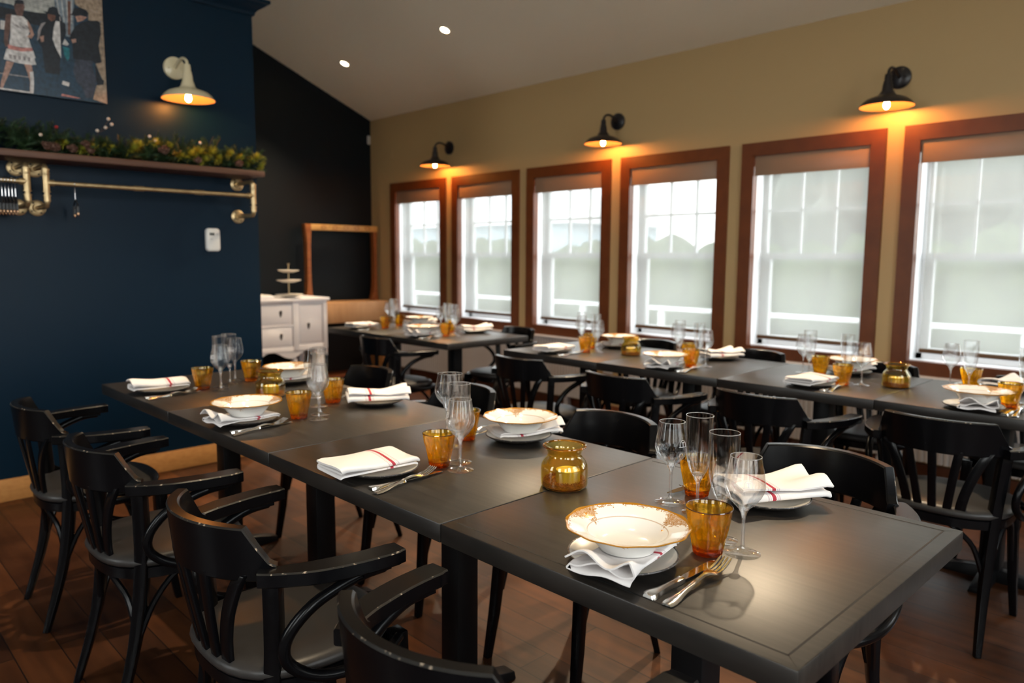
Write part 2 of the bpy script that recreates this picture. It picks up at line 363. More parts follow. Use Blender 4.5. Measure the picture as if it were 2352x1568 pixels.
# dark back wall (gable shaped)
mb = MB()
mb.prism([(YR - .2, 0), (WY, 0), (WY, zc(WY) + .05), (YRIDGE, zc(YRIDGE) + .05), (YR - .2, zc(YR - .2) + .05)], XB - .2, XB, axes='yz')
struct(mb.build('wall_back', M['dark_wall'], smooth=False), 'near-black wall of the recess beyond the blue wall')
# blue block
struct(MB().box(XB, BX, YR, YBE, 0, 2.745).build('wall_blue', M['blue_wall'], smooth=False), 'navy blue wall carrying the shelf and picture')
mb = MB()
prof = [(0.0, 2.735), (0.012, 2.735), (0.016, 2.752), (0.03, 2.768), (0.058, 2.786), (0.070, 2.800), (0.084, 2.803), (0.084, 2.822), (0.0, 2.822)]
rings = [[(BX + a, YR, z) for a, z in prof], [(BX + a, YBE + a, z) for a, z in prof], [(XB + 0.001, YBE + a, z) for a, z in prof]]
mb.loft(rings)
mb.box(XB + .001, BX + .01, YR, YBE + .01, 2.74, 2.822)
struct(mb.build('trim_1', M['blue_wall'], smooth=False), 'dark blue crown moulding along the top of the blue wall')
struct(MB().box(BX, BX + .016, YR, YBE, 0, 0.118).build('baseboard_blue', M['amber_wood'], bevel=.004), 'amber wood baseboard under the blue wall')
struct(MB().box(XB, XE, WY - .016, WY, 0, 0.11).build('baseboard_window', M['casing'], bevel=.004), 'dark wood baseboard under the windows')
struct(MB().box(XB, XB + .016, YBE, WY - .016, 0, 0.11).build('baseboard_back', M['casing'], bevel=.004), 'dark wood baseboard of the recess')
# unseen walls behind the camera, with windows added to daylight the room
mb = MB()
gy = [(-3.4, -2.2), (-1.8, -0.6), (0.2, 1.5)]; gz0, gz1 = 0.9, 3.05
y = YR - .2
for a, b in gy:
    mb.box(XE, XE + .2, y, a, 0, zc(YRIDGE)); mb.box(XE, XE + .2, a, b, 0, gz0); mb.box(XE, XE + .2, a, b, gz1, zc(YRIDGE)); y = b
mb.box(XE, XE + .2, y, WY, 0, zc(YRIDGE))
struct(mb.build('wall_front', M['plain_wall'], smooth=False), 'cream wall behind the viewer with added tall windows')
mb = MB(); gx = [(-3.4, -2.3), (0.2, 1.4)]; x = XB - .2; ztop = zc(YR) + .1
for a, b in gx:
    mb.box(x, a, YR - .2, YR, 0, ztop); mb.box(a, b, YR - .2, YR, 0, gz0); mb.box(a, b, YR - .2, YR, gz1, ztop); x = b
mb.box(x, XE + .2, YR - .2, YR, 0, ztop)
struct(mb.build('wall_side', M['plain_wall'], smooth=False), 'cream side wall with added tall windows')
for i, (a, b) in enumerate(gx):  # side windows out of view, added to let daylight in
    w = MB(); w.box(a - .08, b + .08, YR, YR + .015, gz0 - .08, gz0); w.box(a - .08, b + .08, YR, YR + .015, gz1, gz1 + .08); w.box(a - .08, a, YR, YR + .015, gz0, gz1); w.box(b, b + .08, YR, YR + .015, gz0, gz1)
    w.box(a, b, YR - .11, YR - .08, (gz0 + gz1) / 2 - .02, (gz0 + gz1) / 2 + .02)
    o = struct(w.build('window_%d' % (i + 13), M['casing'], smooth=False), 'added daylight window in the side wall beyond the frame')
    MB().box(a, b, YR - .095, YR - .09, gz0, gz1).build('pane', M['pane'], o, smooth=False)
    pd = bpy.data.lights.new('sky_portal', 'AREA'); pd.shape = 'RECTANGLE'; pd.size = b - a; pd.size_y = gz1 - gz0; pd.cycles.is_portal = True
    po = bpy.data.objects.new('sky_portal', pd); COL.objects.link(po); po.location = ((a + b) / 2, YR - .17, (gz0 + gz1) / 2); po.rotation_euler = (rad(90), 0, 0)
for i, (a, b) in enumerate(gy):  # windows added behind the camera as a daylight source
    w = MB(); w.box(XE - .015, XE, a - .08, b + .08, gz0 - .08, gz0); w.box(XE - .015, XE, a - .08, b + .08, gz1, gz1 + .08); w.box(XE - .015, XE, a - .08, a, gz0, gz1); w.box(XE - .015, XE, b, b + .08, gz0, gz1)
    w.box(XE + .08, XE + .11, a, b, (gz0 + gz1) / 2 - .02, (gz0 + gz1) / 2 + .02)
    o = struct(w.build('window_%d' % (i + 9), M['casing'], smooth=False), 'added daylight window in the wall behind the viewer')
    MB().box(XE + .09, XE + .095, a, b, gz0, gz1).build('pane', M['pane'], o, smooth=False)
    pd = bpy.data.lights.new('sky_portal', 'AREA'); pd.shape = 'RECTANGLE'; pd.size = b - a; pd.size_y = gz1 - gz0; pd.cycles.is_portal = True
    po = bpy.data.objects.new('sky_portal', pd); COL.objects.link(po); po.location = (XE + .17, (a + b) / 2, (gz0 + gz1) / 2); po.rotation_euler = (rad(90), 0, rad(90))

# windows of the long wall
for k, (a, b) in enumerate(opens):
    w = MB(); y0, y1 = WY - .02, WY
    xa, xb = a - CAS, b + CAS; za, zb = ZO0 - CAS, ZO1 + CAS
    w.add([(xa, y0, zb), (xb, y0, zb), (b, y0, ZO1), (a, y0, ZO1), (xa, y1, zb), (xb, y1, zb), (b, y1, ZO1), (a, y1, ZO1)],
          [(0, 3, 2, 1), (0, 1, 5, 4), (3, 7, 6, 2), (0, 4, 7, 3), (1, 2, 6, 5)])
    w.add([(xa, y0, za), (xb, y0, za), (b, y0, ZO0), (a, y0, ZO0), (xa, y1, za), (xb, y1, za), (b, y1, ZO0), (a, y1, ZO0)],
          [(0, 1, 2, 3), (0, 4, 5, 1), (3, 2, 6, 7), (0, 3, 7, 4), (1, 5, 6, 2)])
    w.add([(xa, y0, za), (a, y0, ZO0), (a, y0, ZO1), (xa, y0, zb), (xa, y1, za), (a, y1, ZO0), (a, y1, ZO1), (xa, y1, zb)],
          [(0, 1, 2, 3), (0, 3, 7, 4), (1, 5, 6, 2)])
    w.add([(xb, y0, za), (b, y0, ZO0), (b, y0, ZO1), (xb, y0, zb), (xb, y1, za), (b, y1, ZO0), (b, y1, ZO1), (xb, y1, zb)],
          [(0, 3, 2, 1), (0, 4, 7, 3), (1, 2, 6, 5)])
    # jamb lining
    w.box(a, a + .008, WY - .02, WY + .036, ZO0, ZO1); w.box(b - .008, b, WY - .02, WY + .036, ZO0, ZO1)
    w.box(a, b, WY - .02, WY + .036, ZO1 - .008, ZO1); w.box(a, b, WY - .02, WY + .036, ZO0, ZO0 + .008)
    names = ['first window of the row, next to the dark wall', 'second window of the row', 'third window of the row', 'fourth window of the row', 'fifth window of the row', 'sixth window of the row, partly out of frame', 'window beyond the frame', 'window beyond the frame']
    o = struct(w.build('window_%d' % (k + 1), M['casing'], smooth=False), names[k])
    s_ = MB(); Y0, Y1 = WY + .14, WY + .185; F_ = .042
    s_.box(a, a + .01, WY + .036, Y0, ZO0, ZO1); s_.box(b - .01, b, WY + .036, Y0, ZO0, ZO1); s_.box(a, b, WY + .036, Y0, ZO0, ZO0 + .01); s_.box(a, b, WY + .036, Y0, ZO1 - .01, ZO1)
    s_.box(a, a + F_, Y0, Y1, ZO0, ZO1); s_.box(b - F_, b, Y0, Y1, ZO0, ZO1); s_.box(a, b, Y0, Y1, ZO0, ZO0 + F_); s_.box(a, b, Y0, Y1, ZO1 - F_, ZO1)
    zm = 1.295; s_.box(a, b, Y0 - .006, Y1, zm - .022, zm + .022); s_.box(a + F_, a + F_ + .03, Y0 - .004, Y1, ZO0, zm); s_.box(b - F_ - .03, b - F_, Y0 - .004, Y1, ZO0, zm); s_.box(a, b, Y0 - .004, Y1, ZO0 + F_, ZO0 + F_ + .03)
    s_.build('sash', M['vinyl_frame'], o, bevel=.002)
    g_ = MB(); wv = (b - a - 2 * F_)
    for t in (1 / 3, 2 / 3): g_.box(a + F_ + wv * t - .008, a + F_ + wv * t + .008, Y0 + .015, Y1 - .006, zm, ZO1 - F_)
    g_.box(a + F_, b - F_, Y0 + .015, Y1 - .006, 1.59, 1.607)
    g_.build('muntins', M['vinyl_frame'], o, smooth=False)
    MB().box(a + F_, b - F_, Y0 + .022, Y0 + .026, ZO0 + F_, ZO1 - F_).build('pane', M['pane'], o, smooth=False)
    pd = bpy.data.lights.new('sky_portal', 'AREA'); pd.shape = 'RECTANGLE'; pd.size = b - a; pd.size_y = ZO1 - ZO0; pd.cycles.is_portal = True
    po = bpy.data.objects.new('sky_portal', pd); COL.objects.link(po); po.location = ((a + b) / 2, WY + .20, (ZO0 + ZO1) / 2); po.rotation_euler = (rad(-90), 0, 0)
    if k < 6:
        # roller shade hung inside the reveal
        r = empty('roller_shade', ((a + b) / 2, WY + .03, ZO1), 0,
                  ['white roller shade in the window nearest the dark wall', 'white roller shade in the second window from the dark wall', 'white roller shade in the third window from the dark wall',
                   'white roller shade in the fourth window from the dark wall', 'white roller shade in the fifth window from the dark wall', 'white roller shade in the sixth window, cut off by the frame edge'][k], 'blind', 'roller shades in the window row')
        hw = (b - a) / 2
        v = MB(); v.box(-hw + .012, hw - .012, -.034, -.030, -.135, -.012); v.box(-hw + .012, hw - .012, -.036, -.010, -.014, -.010); v.build('valance', M['valance'], r, bevel=.001)
        t_ = MB(); t_.tube([(-hw + .02, .0, -.05), (hw - .02, .0, -.05)], .02, 12); t_.build('roller_tube', M['valance'], r)
        sag = MB(); n = 16; zz = [-.05 - (ZO1 - .05 - .755) * i / n for i in range(n + 1)]
        def wob(i): return 0.004 * sin(i * 1.3 + k * 2.1) * (i / n)
        L_ = [(-hw + .056 + wob(i), .008, zz[i]) for i in range(n + 1)]; R_ = [(hw - .010 + wob(i) * .3, .008, zz[i]) for i in range(n + 1)]
        sag.add(L_ + R_, [(i, i + 1, n + 2 + i, n + 1 + i) for i in range(n)])
        sag.build('shade_cloth', M['shade_cloth'], r, smooth=False)
        hb = MB(); hb.box(-hw + .056, hw - .010, .002, .014, .745 - ZO1, .768 - ZO1); hb.build('hem_bar', M['hem'], r, bevel=.002)

# outside
struct(MB().box(-60, 60, -60, 90, -0.65, -0.55).build('ground_outside', M['asphalt'], smooth=False), 'pale paved ground outside the windows')
h = MB(); rnd = random.Random(3)
def blob(mb, cx, cy, cz, sx, sy, sz, rnd, u=14, v=9):
    rings = []
    for i in range(v + 1):
        ph = pi * i / v; rings.append([(cx + sx * max(sin(ph), .02) * cos(2 * pi * j / u) * (1 + rnd.uniform(-.12, .12)), cy + sy * max(sin(ph), .02) * sin(2 * pi * j / u) * (1 + rnd.uniform(-.12, .12)), cz - sz * cos(ph) * (1 + rnd.uniform(-.06, .06))) for j in range(u)])
    mb.loft(rings, caps=True)
for i in range(34): blob(h, -34 + i * 1.15, 14.5 + rnd.uniform(-.3, .3), 0.48, .95, .8, 1.25 + rnd.uniform(-.15, .15), rnd)
tag(h.build('hedge', M['hedge']), 'green hedge across the road outside the windows', 'hedge')
k = MB()
k.box(-60, 40, 11.2, 11.4, .27, .33)
for i in range(50): k.box(-60 + 2 * i, -59.9 + 2 * i, 11.25, 11.35, -.55, .25)
tag(k.build('roadside_rail', M['white_out'], smooth=False), 'white roadside rail outside the windows', 'rail')
for i, (tx, ty, th, tr) in enumerate([(-9.6, 23, 6.5, 2.2), (-4.9, 18.0, 7.6, 2.5), (-1.7, 25.5, 9.5, 3.6), (-13.8, 27, 7.5, 1.3), (1.3, 17.0, 6.6, 2.1)]):
    t = MB()
    for q in range(9): blob(t, tx + rnd.uniform(-.5, .5) * tr, ty + rnd.uniform(-.4, .4) * tr, th * .55 + rnd.uniform(-.3, .4) * th * .6, tr * .62, tr * .6, tr * .62, rnd)
    for q in range(5): blob(t, tx + (q - 2) * tr * .42, ty + rnd.uniform(-.2, .2) * tr, 1.7 + rnd.uniform(-.2, .3), tr * .42, tr * .4, 1.3, rnd)
    r = empty('tree', (0, 0, 0), 0, ['leafy tree outside the fourth window', 'tall leafy tree outside the fifth window', 'leafy tree outside the sixth window', 'slim distant tree outside the third window', 'leafy tree outside beyond the sixth window'][i], 'tree', 'trees outside the windows')
    t.build('crown', M['tree'], r); MB().tube([(tx, ty, -.6), (tx, ty, th * .6)], [.22, .12], 8).build('trunk', M['twig'], r)
hs = empty('house', (0, 0, 0), 0, 'pale house seen through the two far windows', 'house')
MB().box(-30, -19, 21, 27, -.55, 2.6).build('walls', M['house'], hs, smooth=False)
MB().prism([(20.6, 2.6), (27.4, 2.6), (24, 4.6)], -30.4, -18.6, axes='yz').build('roof', M['white_out'], hs, smooth=False)

# ------------------------------------------------------------------ downlights in the ceiling
def downlight(x, y, label, power=170, cone=96, tilt=0.0):
    z = zc(y); r = empty('downlight', (x, y, z), 0, label, 'ceiling light', 'recessed downlights')
    r.rotation_euler = (-math.atan(SLOPE), 0, 0)
    MB().lathe([(.033, -.001), (.050, -.001), (.052, -.005), (.049, -.008), (.036, -.006), (.033, -.001)], 28).build('trim_ring', M['white_trim'], r)
    MB().lathe([(.0005, -.004), (.034, -.004), (.034, -.001), (.0005, -.001)], 24).build('lens', M['down_face'], r)
    ld = bpy.data.lights.new('downlight_beam', 'SPOT'); ld.energy = power; ld.color = (1.0, 0.78, 0.52); ld.spot_size = rad(cone); ld.spot_blend = 0.9; ld.shadow_soft_size = 0.04
    lo = bpy.data.objects.new('downlight_beam', ld); COL.objects.link(lo); lo.parent = r; lo.location = (0, 0, -.02); lo.rotation_euler = (tilt, 0, 0)
downlight(-4.32, 2.92, 'round recessed downlight farther from the dark wall')
downlight(-5.78, 2.92, 'round recessed downlight nearer the dark wall')
downlight(-2.86, 2.92, 'added round recessed downlight just above the frame')  # this and the next extend the visible row, added as unseen room light
downlight(-1.30, 2.92, 'added round recessed downlight above the frame over the window table')
downlight(-2.6, 0.35, 'added round recessed downlight above the frame over the far half of the front table', 190, 46, 0.46)  # these last three are added out of view to brighten the room
downlight(-1.0, 0.35, 'added round recessed downlight above the frame over the near half of the front table', 190, 46, 0.46)
downlight(1.7, 0.35, 'added round recessed downlight above the frame past the front table', 90, 46, 0.46)

# ------------------------------------------------------------------ sconces
def sconce(x, y, z, out, m_body, m_bulb, label, group, drop=0.20, reach=.18, r=.142):
    """out: unit vector from the wall into the room"""
    e = empty('wall_sconce', (x, y, z), math.atan2(out[1], out[0]), label, 'wall lamp', group)   # local +x leaves the wall
    p = MB(); p.loft([[(0, .062 * cos(2 * pi * i / 32), .062 * sin(2 * pi * i / 32)) for i in range(32)], [(.014, .062 * cos(2 * pi * i / 32), .062 * sin(2 * pi * i / 32)) for i in range(32)], [(.019, .055 * cos(2 * pi * i / 32), .055 * sin(2 * pi * i / 32)) for i in range(32)]])
    for s_ in (-1, 1): p.sphere((.020, s_ * .035, 0), .006, 8, 5)
    p.build('wall_plate', m_body, e)
    a = MB(); a.tube(smoothpath([(.015, 0, 0), (.05, 0, .018), (.10, 0, .034), (.145, 0, .03), (reach - .006, 0, .008), (reach, 0, -.02)], 5), .0085, 10); a.build('arm', m_body, e)
    nz = MB(); nz.lathe([(.013, -.008), (.017, -.012), (.019, -.03), (.019, -.045), (.023, -.05), (.023, -.06), (.026, -.066), (.029, -.10), (.034, -.112), (.038, -.125)], 24, reach, 0, 0); nz.build('neck', m_body, e)
    zb = -drop
    out_p = [(.034, zb + .082), (.040, zb + .070), (.052, zb + .058), (.078, zb + .050), (.105, zb + .040), (.126, zb + .022), (r - .003, zb + .004), (r, zb)]
    in_p = [(r - .003, zb), (.123, zb + .020), (.102, zb + .036), (.076, zb + .046), (.050, zb + .053), (.030, zb + .06), (.0005, zb + .062)]
    sh = MB(); sh.lathe(out_p, 40, reach, 0, 0, 0); sh.lathe([out_p[-1], in_p[0]], 40, reach, 0, 0, 0); sh.lathe(in_p, 40, reach, 0, 0, 1)
    sh.build('lamp_shade', [m_body, M['shade_inner']], e)
    b = MB(); b.lathe([(.0005, zb - .014), (.008, zb - .012), (.0145, zb - .003), (.0165, zb + .008), (.0145, zb + .020), (.010, zb + .034), (.010, zb + .05), (.0005, zb + .052)], 16, reach, 0, 0); b.build('bulb', m_bulb, e)
    return e
for i, x in enumerate((-5.210, -3.200, -1.195)):
    sconce(x, WY, 2.305, (0, -1), M['black_metal'], M['bulb'], ['black barn sconce between first and second windows', 'black barn sconce between third and fourth windows', 'black barn sconce between fifth and sixth windows'][i], 'black sconces on the window wall', drop=.185)
sconce(BX, .757, 2.34, (1, 0), M['cream_metal'], M['bulb_cream'], 'cream barn sconce lit on the navy wall above the shelf', 'cream sconce', drop=.20, reach=.19)

# ------------------------------------------------------------------ picture on the navy wall
pic = empty('picture_canvas', (BX, 0, 2.085), 0, 'unframed photo print of three people hung on the navy wall', 'picture')
pic.location = (0, 0, 0)
PX0, PX1 = BX, BX + .03
MB().box(PX0, PX1, -.95, .385, 2.085, 2.66).build('canvas', mat('canvas edge dark', (0.02, 0.03, 0.045), 0.5), pic, bevel=.002)
PM = {}
def pcol(key, c):
    PM[key] = mat('print ' + key, tuple(v * .62 for v in c), 0.30, noise=((55, 55, 55), tuple(min(1, v * 1.35 + .004) for v in c), 5, 0.3, 0.72))
for key, c in dict(back=(.012, .045, .085), dark=(.010, .016, .026), siding=(.42, .44, .42), window=(.20, .25, .30), stone=(.36, .27, .20), stonedark=(.16, .115, .085), white=(.62, .60, .60), skin=(.42, .24, .19), shadowskin=(.14, .075, .065), pink=(.55, .22, .20), jeans=(.045, .055, .085), teal=(.01, .17, .21), brown=(.17, .08, .06), greyc=(.30, .27, .28)).items(): pcol(key, c)
keys = list(PM); pr = MB(); layer = [0]
def poly(key, pts):
    layer[0] += 1; xx = PX1 + .0003 + .00004 * layer[0]; n = len(pts)
    pr.add([(xx, a, b) for a, b in pts], [tuple(range(n))], keys.index(key))
poly('back', [(-.95, 2.085), (.385, 2.085), (.385, 2.66), (-.95, 2.66)])
poly('siding', [(-.95, 2.50), (-.031, 2.505), (.026, 2.489), (.113, 2.491), (.161, 2.526), (.16, 2.66), (-.95, 2.66)])
poly('dark', [(-.95, 2.42), (.20, 2.43), (.20, 2.50), (.12, 2.495), (.03, 2.485), (-.95, 2.48)])
poly('window', [(.155, 2.66), (.255, 2.66), (.244, 2.45), (.225, 2.40), (.205, 2.40), (.19, 2.49), (.165, 2.53)])
for q in range(4): poly('white', [(.165 + .025 * q, 2.64), (.169 + .025 * q, 2.64), (.185 + .017 * q, 2.47), (.182 + .017 * q, 2.47)])
poly('brown', [(.222, 2.58), (.236, 2.58), (.226, 2.41), (.214, 2.41)])
poly('stone', [(.25, 2.66), (.385, 2.66), (.385, 2.085), (.316, 2.10), (.337, 2.175), (.369, 2.205), (.339, 2.283), (.366, 2.42), (.37, 2.502), (.314, 2.504), (.316, 2.54), (.256, 2.571)])
pr_r = random.Random(5)
for q in range(46):
    yy = pr_r.uniform(.262, .375); zz = pr_r.uniform(2.545, 2.65) if q < 30 else pr_r.uniform(2.3, 2.55)
    if q >= 30: yy = pr_r.uniform(.366, .378)
    w_ = pr_r.uniform(.006, .014); h_ = pr_r.uniform(.003, .006)
    poly('stonedark' if q % 2 else 'greyc', [(yy - w_ / 2, zz), (yy, zz - h_ / 2), (yy + w_ / 2, zz), (yy, zz + h_ / 2)])
for q in range(14):
    zz = 2.51 + q * .0105; poly('greyc', [(-.95, zz), (.155, zz + .004), (.155, zz + .006), (-.95, zz + .0018)])
poly('white', [(-.08, 2.419), (-.06, 2.42), (-.063, 2.377), (-.083, 2.376)])
poly('white', [(-.95, 2.099), (.042, 2.094), (.041, 2.087), (-.95, 2.089)])
poly('greyc', [(-.9, 2.16), (.05, 2.168), (.05, 2.163), (-.9, 2.155)])
FIG = [('shadowskin', [(-.012, 2.523), (.022, 2.531), (.028, 2.503), (.019, 2.474), (.015, 2.456), (-.009, 2.454), (-.015, 2.48), (-.018, 2.502)]),
 ('dark', [(-.013, 2.526), (.002, 2.536), (.022, 2.535), (.027, 2.516), (.021, 2.518), (-.009, 2.512), (-.017, 2.495)]),
 ('shadowskin', [(-.055, 2.451), (-.029, 2.46), (-.038, 2.399), (-.051, 2.336), (-.05, 2.304), (-.065, 2.294), (-.071, 2.319), (-.065, 2.386)]),
 ('white', [(-.032, 2.454), (-.009, 2.456), (.018, 2.457), (.038, 2.441), (.041, 2.388), (.034, 2.367), (.043, 2.328), (.048, 2.309), (-.05, 2.304), (-.041, 2.358), (-.038, 2.409)]),
 ('skin', [(.035, 2.444), (.049, 2.42), (.061, 2.379), (.048, 2.356), (.027, 2.362), (.046, 2.379), (.038, 2.398)]),
 ('skin', [(-.066, 2.228), (-.034, 2.227), (-.058, 2.169), (-.081, 2.115), (-.089, 2.094), (-.1, 2.094), (-.095, 2.123), (-.077, 2.186)]),
 ('skin', [(.008, 2.227), (.041, 2.228), (.045, 2.193), (.044, 2.139), (.042, 2.092), (.025, 2.092), (.03, 2.143), (.02, 2.189)]),
 ('white', [(.031, 2.191), (.047, 2.197), (.047, 2.143), (.043, 2.093), (.027, 2.093), (.031, 2.143)]),
 ('white', [(-.062, 2.288), (-.001, 2.285), (.052, 2.3), (.061, 2.264), (.055, 2.263), (.062, 2.232), (.043, 2.227), (-.016, 2.226), (-.077, 2.235)]),
 ('pink', [(-.055, 2.309), (0, 2.303), (.048, 2.312), (.05, 2.296), (-.001, 2.285), (-.056, 2.289)]),
 ('dark', [(.095, 2.444), (.136, 2.466), (.18, 2.472), (.205, 2.464), (.206, 2.415), (.188, 2.377), (.173, 2.300), (.165, 2.20), (.10, 2.20), (.092, 2.324), (.075, 2.348), (.083, 2.39)]),
 ('brown', [(.126, 2.494), (.163, 2.494), (.158, 2.471), (.142, 2.46), (.127, 2.471)]),
 ('dark', [(.108, 2.504), (.126, 2.504), (.134, 2.526), (.153, 2.536), (.171, 2.532), (.176, 2.509), (.185, 2.497), (.178, 2.489), (.15, 2.495), (.12, 2.495)]),
 ('white', [(.161, 2.466), (.179, 2.468), (.179, 2.41), (.176, 2.285), (.154, 2.333), (.142, 2.375), (.15, 2.431)]),
 ('greyc', [(.095, 2.44), (.117, 2.452), (.094, 2.413), (.082, 2.363), (.072, 2.351), (.079, 2.403)]),
 ('skin', [(.085, 2.374), (.104, 2.383), (.102, 2.353), (.09, 2.348)]),
 ('teal', [(.186, 2.346), (.218, 2.341), (.215, 2.296), (.205, 2.276), (.193, 2.295)]),
 ('white', [(.198, 2.386), (.216, 2.362), (.205, 2.353), (.185, 2.356)]),
 ('jeans', [(.241, 2.293), (.323, 2.301), (.318, 2.268), (.338, 2.204), (.329, 2.163), (.313, 2.11), (.283, 2.099), (.266, 2.153), (.241, 2.177), (.228, 2.228)]),
 ('dark', [(.336, 2.282), (.362, 2.211), (.375, 2.206), (.371, 2.184), (.34, 2.175), (.335, 2.21)]),
 ('dark', [(.317, 2.501), (.357, 2.51), (.37, 2.502), (.371, 2.442), (.355, 2.396), (.367, 2.298), (.336, 2.286), (.323, 2.298), (.231, 2.292), (.232, 2.372), (.22, 2.391), (.225, 2.412), (.25, 2.459), (.284, 2.487)]),
 ('skin', [(.252, 2.51), (.279, 2.519), (.308, 2.517), (.287, 2.495), (.261, 2.482)]),
 ('dark', [(.227, 2.511), (.24, 2.523), (.248, 2.549), (.278, 2.559), (.307, 2.552), (.317, 2.537), (.308, 2.521), (.276, 2.52), (.252, 2.512)]),
 ('skin', [(.228, 2.389), (.25, 2.396), (.25, 2.379), (.232, 2.37)]),
 ('white', [(.177, 2.172), (.208, 2.168), (.204, 2.147), (.172, 2.154)]),
 ('pink', [(.17, 2.106), (.256, 2.096), (.243, 2.093), (.166, 2.095)])]
for key, pts in FIG: poly(key, pts)
for q in range(5): poly('greyc', [(-.03 + .014 * q, 2.42 - .02 * q % .04), (-.005 + .012 * q, 2.40), (-.006 + .012 * q, 2.395), (-.03 + .014 * q, 2.414)])
for q in range(5): poly('greyc', [(-.055 + q * .02, 2.262), (-.042 + q * .02, 2.262), (-.045 + q * .02, 2.243), (-.052 + q * .02, 2.243)])
pr.build('printed_photo', [PM[q] for q in keys], pic, smooth=False)

# ------------------------------------------------------------------ shelf, pipe rails, hangers, garland
SZ = 1.776
tag(MB().box(BX, BX + .255, -1.3, 1.165, SZ - .032, SZ).build('wall_shelf', M['shelf_wood'], bevel=.003), 'long walnut shelf board on brass pipes along navy wall', 'shelf')
def pipe_rail(ya, yb, label):
    e = empty('pipe_coat_rail', (0, 0, 0), 0, label, 'coat rail', 'brass pipe coat rails under the shelf')
    X = BX + .222; zr, zt, zb = 1.63, SZ - .034 - .014, 1.515
    for y in (ya, yb):
        u = MB(); c = .03
        u.tube(smoothpath([(BX + .012, y, zt - .016), (X - .04, y, zt - .016), (X - .01, y, zt - .02), (X, y, zt - .05), (X, y, zb + .04), (X - .01, y, zb + .008), (X - .04, y, zb), (BX + .012, y, zb)], 5), .0125, 12)
        for z0, z1 in ((zt - .065, zt - .035), (zr - .045, zr + .045), (zb + .022, zb + .05)): u.tube([(X, y, z0), (X, y, z1)], .0165, 12)
        for zz in (zt - .068, zt - .036, zr - .047, zr + .044, zb + .05): u.tube([(X, y, zz), (X, y, zz + .005)], .019, 12)
        u.build('pipe_bracket', M['brass'], e)
        for zz in (zt - .016, zb):
            f = MB(); f.loft([[(BX + dx, y + r_ * cos(2 * pi * i / 24), zz + r_ * sin(2 * pi * i / 24)) for i in range(24)] for dx, r_ in ((0, .041), (.007, .041), (.009, .038), (.010, .022), (.022, .019))])
            for a_ in range(4): f.loft([[(BX + dx, y + .030 * cos(a_ * pi / 2 + .6) + .005 * cos(2 * pi * i / 8), zz + .030 * sin(a_ * pi / 2 + .6) + .005 * sin(2 * pi * i / 8)) for i in range(8)] for dx in (.008, .0102)], mi=1)
            f.build('wall_flange', [M['brass'], M['groove']], e)
    r = MB(); r.tube([(X, ya, zr), (X, yb, zr)], .0115, 12)
    d = (yb - ya)
    for t in ([.38, .68] if d > 0 and d < 2 else [.5]):
        r.tube([(X, ya + d * t, zr), (X, ya + d * t + .05, zr)], .0145, 12)
    for y, s_ in ((ya, 1), (yb, -1)): r.tube([(X, y, zr), (X, y + s_ * .035, zr)], .0165, 12)
    r.build('hanging_rail', M['brass'], e)
pipe_rail(.030, 1.102, 'brass pipe coat rail with one hanger under shelf end')
pipe_rail(-1.20, -.052, 'brass pipe coat rail crowded with clip hangers')
def make_hanger():
    e = empty('clip_hanger')
    h = MB(); z0 = 1.63
    h.tube(smoothpath([(-.010, 0, .012 - .004), (-.012, 0, .013), (0, 0, .0175), (.0125, 0, .010), (.0135, 0, -.005), (.004, 0, -.02), (.0, 0, -.04), (0, 0, -.075)], 4), .0016, 6); h.build('hook', M['wire'], e)
    b = MB(); b.tube(smoothpath([(-.135, 0, -.115), (-.10, 0, -.10), (0, 0, -.078), (.10, 0, -.10), (.135, 0, -.115)], 4), .0035, 6); b.tube([(-.135, 0, -.115), (.135, 0, -.115)], .0022, 6); b.build('hanger_bar', M['hanger_black'], e)
    for s_ in (-1, 1):
        c = MB(); c.prism([(s_ * .085, -.105), (s_ * .115, -.105), (s_ * .118, -.145), (s_ * .082, -.145)], -.0045, .0045, axes='xz', mi=0)
        c.sphere((s_ * .088, .001, -.152), .0056, 8, 5, 1, 2.0); c.sphere((s_ * .112, .001, -.152), .0056, 8, 5, 1, 2.0)
        c.build('clip', [M['hanger_black'], M['clip_tip']], e)
    return e
HG = make_hanger(); HR = random.Random(11)
put(HG, (BX + .222, .155, 1.63), rad(-10), 'single clip hanger alone on the brass rail', 'hanger', 'clip hangers on the brass rails')
for i in range(16):
    put(HG, (BX + .222, -.102 - i * .0137, 1.63), rad(-9), 'clip hanger in the crowded row on the brass rail', 'hanger', 'clip hangers crowded at the frame edge')
# garland
g = empty('garland', (BX + .12, 0, SZ), 0, 'evergreen garland with cones and berries along the shelf', 'garland')
GR = random.Random(21)
heights = [(-1.2, .20), (-.5, .2), (-.12, .165), (-.02, .14), (.08, .14), (.16, .085), (.24, .065), (.32, .085), (.45, .075), (.55, .135), (.65, .145), (.77, .11), (.87, .15), (.95, .13), (1.05, .125), (1.15, .12)]
def gh(y):
    for (a, ha), (b, hb) in zip(heights, heights[1:]):
        if a <= y <= b: return ha + (hb - ha) * (y - a) / (b - a)
    return .1
def needle_spray(mb, p, d, ln, n, spread, nl, rnd):
    d = d.normalized(); a = d.cross(Vector((0.3, .2, 1))).normalized(); b = d.cross(a)
    for q in range(n):
        t = q / n; c = p + d * (ln * t); th = rnd.uniform(0, 2 * pi)
        out = (a * cos(th) + b * sin(th)); dirn = (d * (1 - spread * .6) + out * spread).normalized(); L = nl * (1 - .35 * t) * rnd.uniform(.8, 1.15)
        side = dirn.cross(out).normalized() * .0013
        e0 = c + dirn * L
        mb.add([c - side, c + side, e0 + side * .5, e0 - side * .5], [(0, 1, 2, 3)])
fir, ced = MB(), MB()
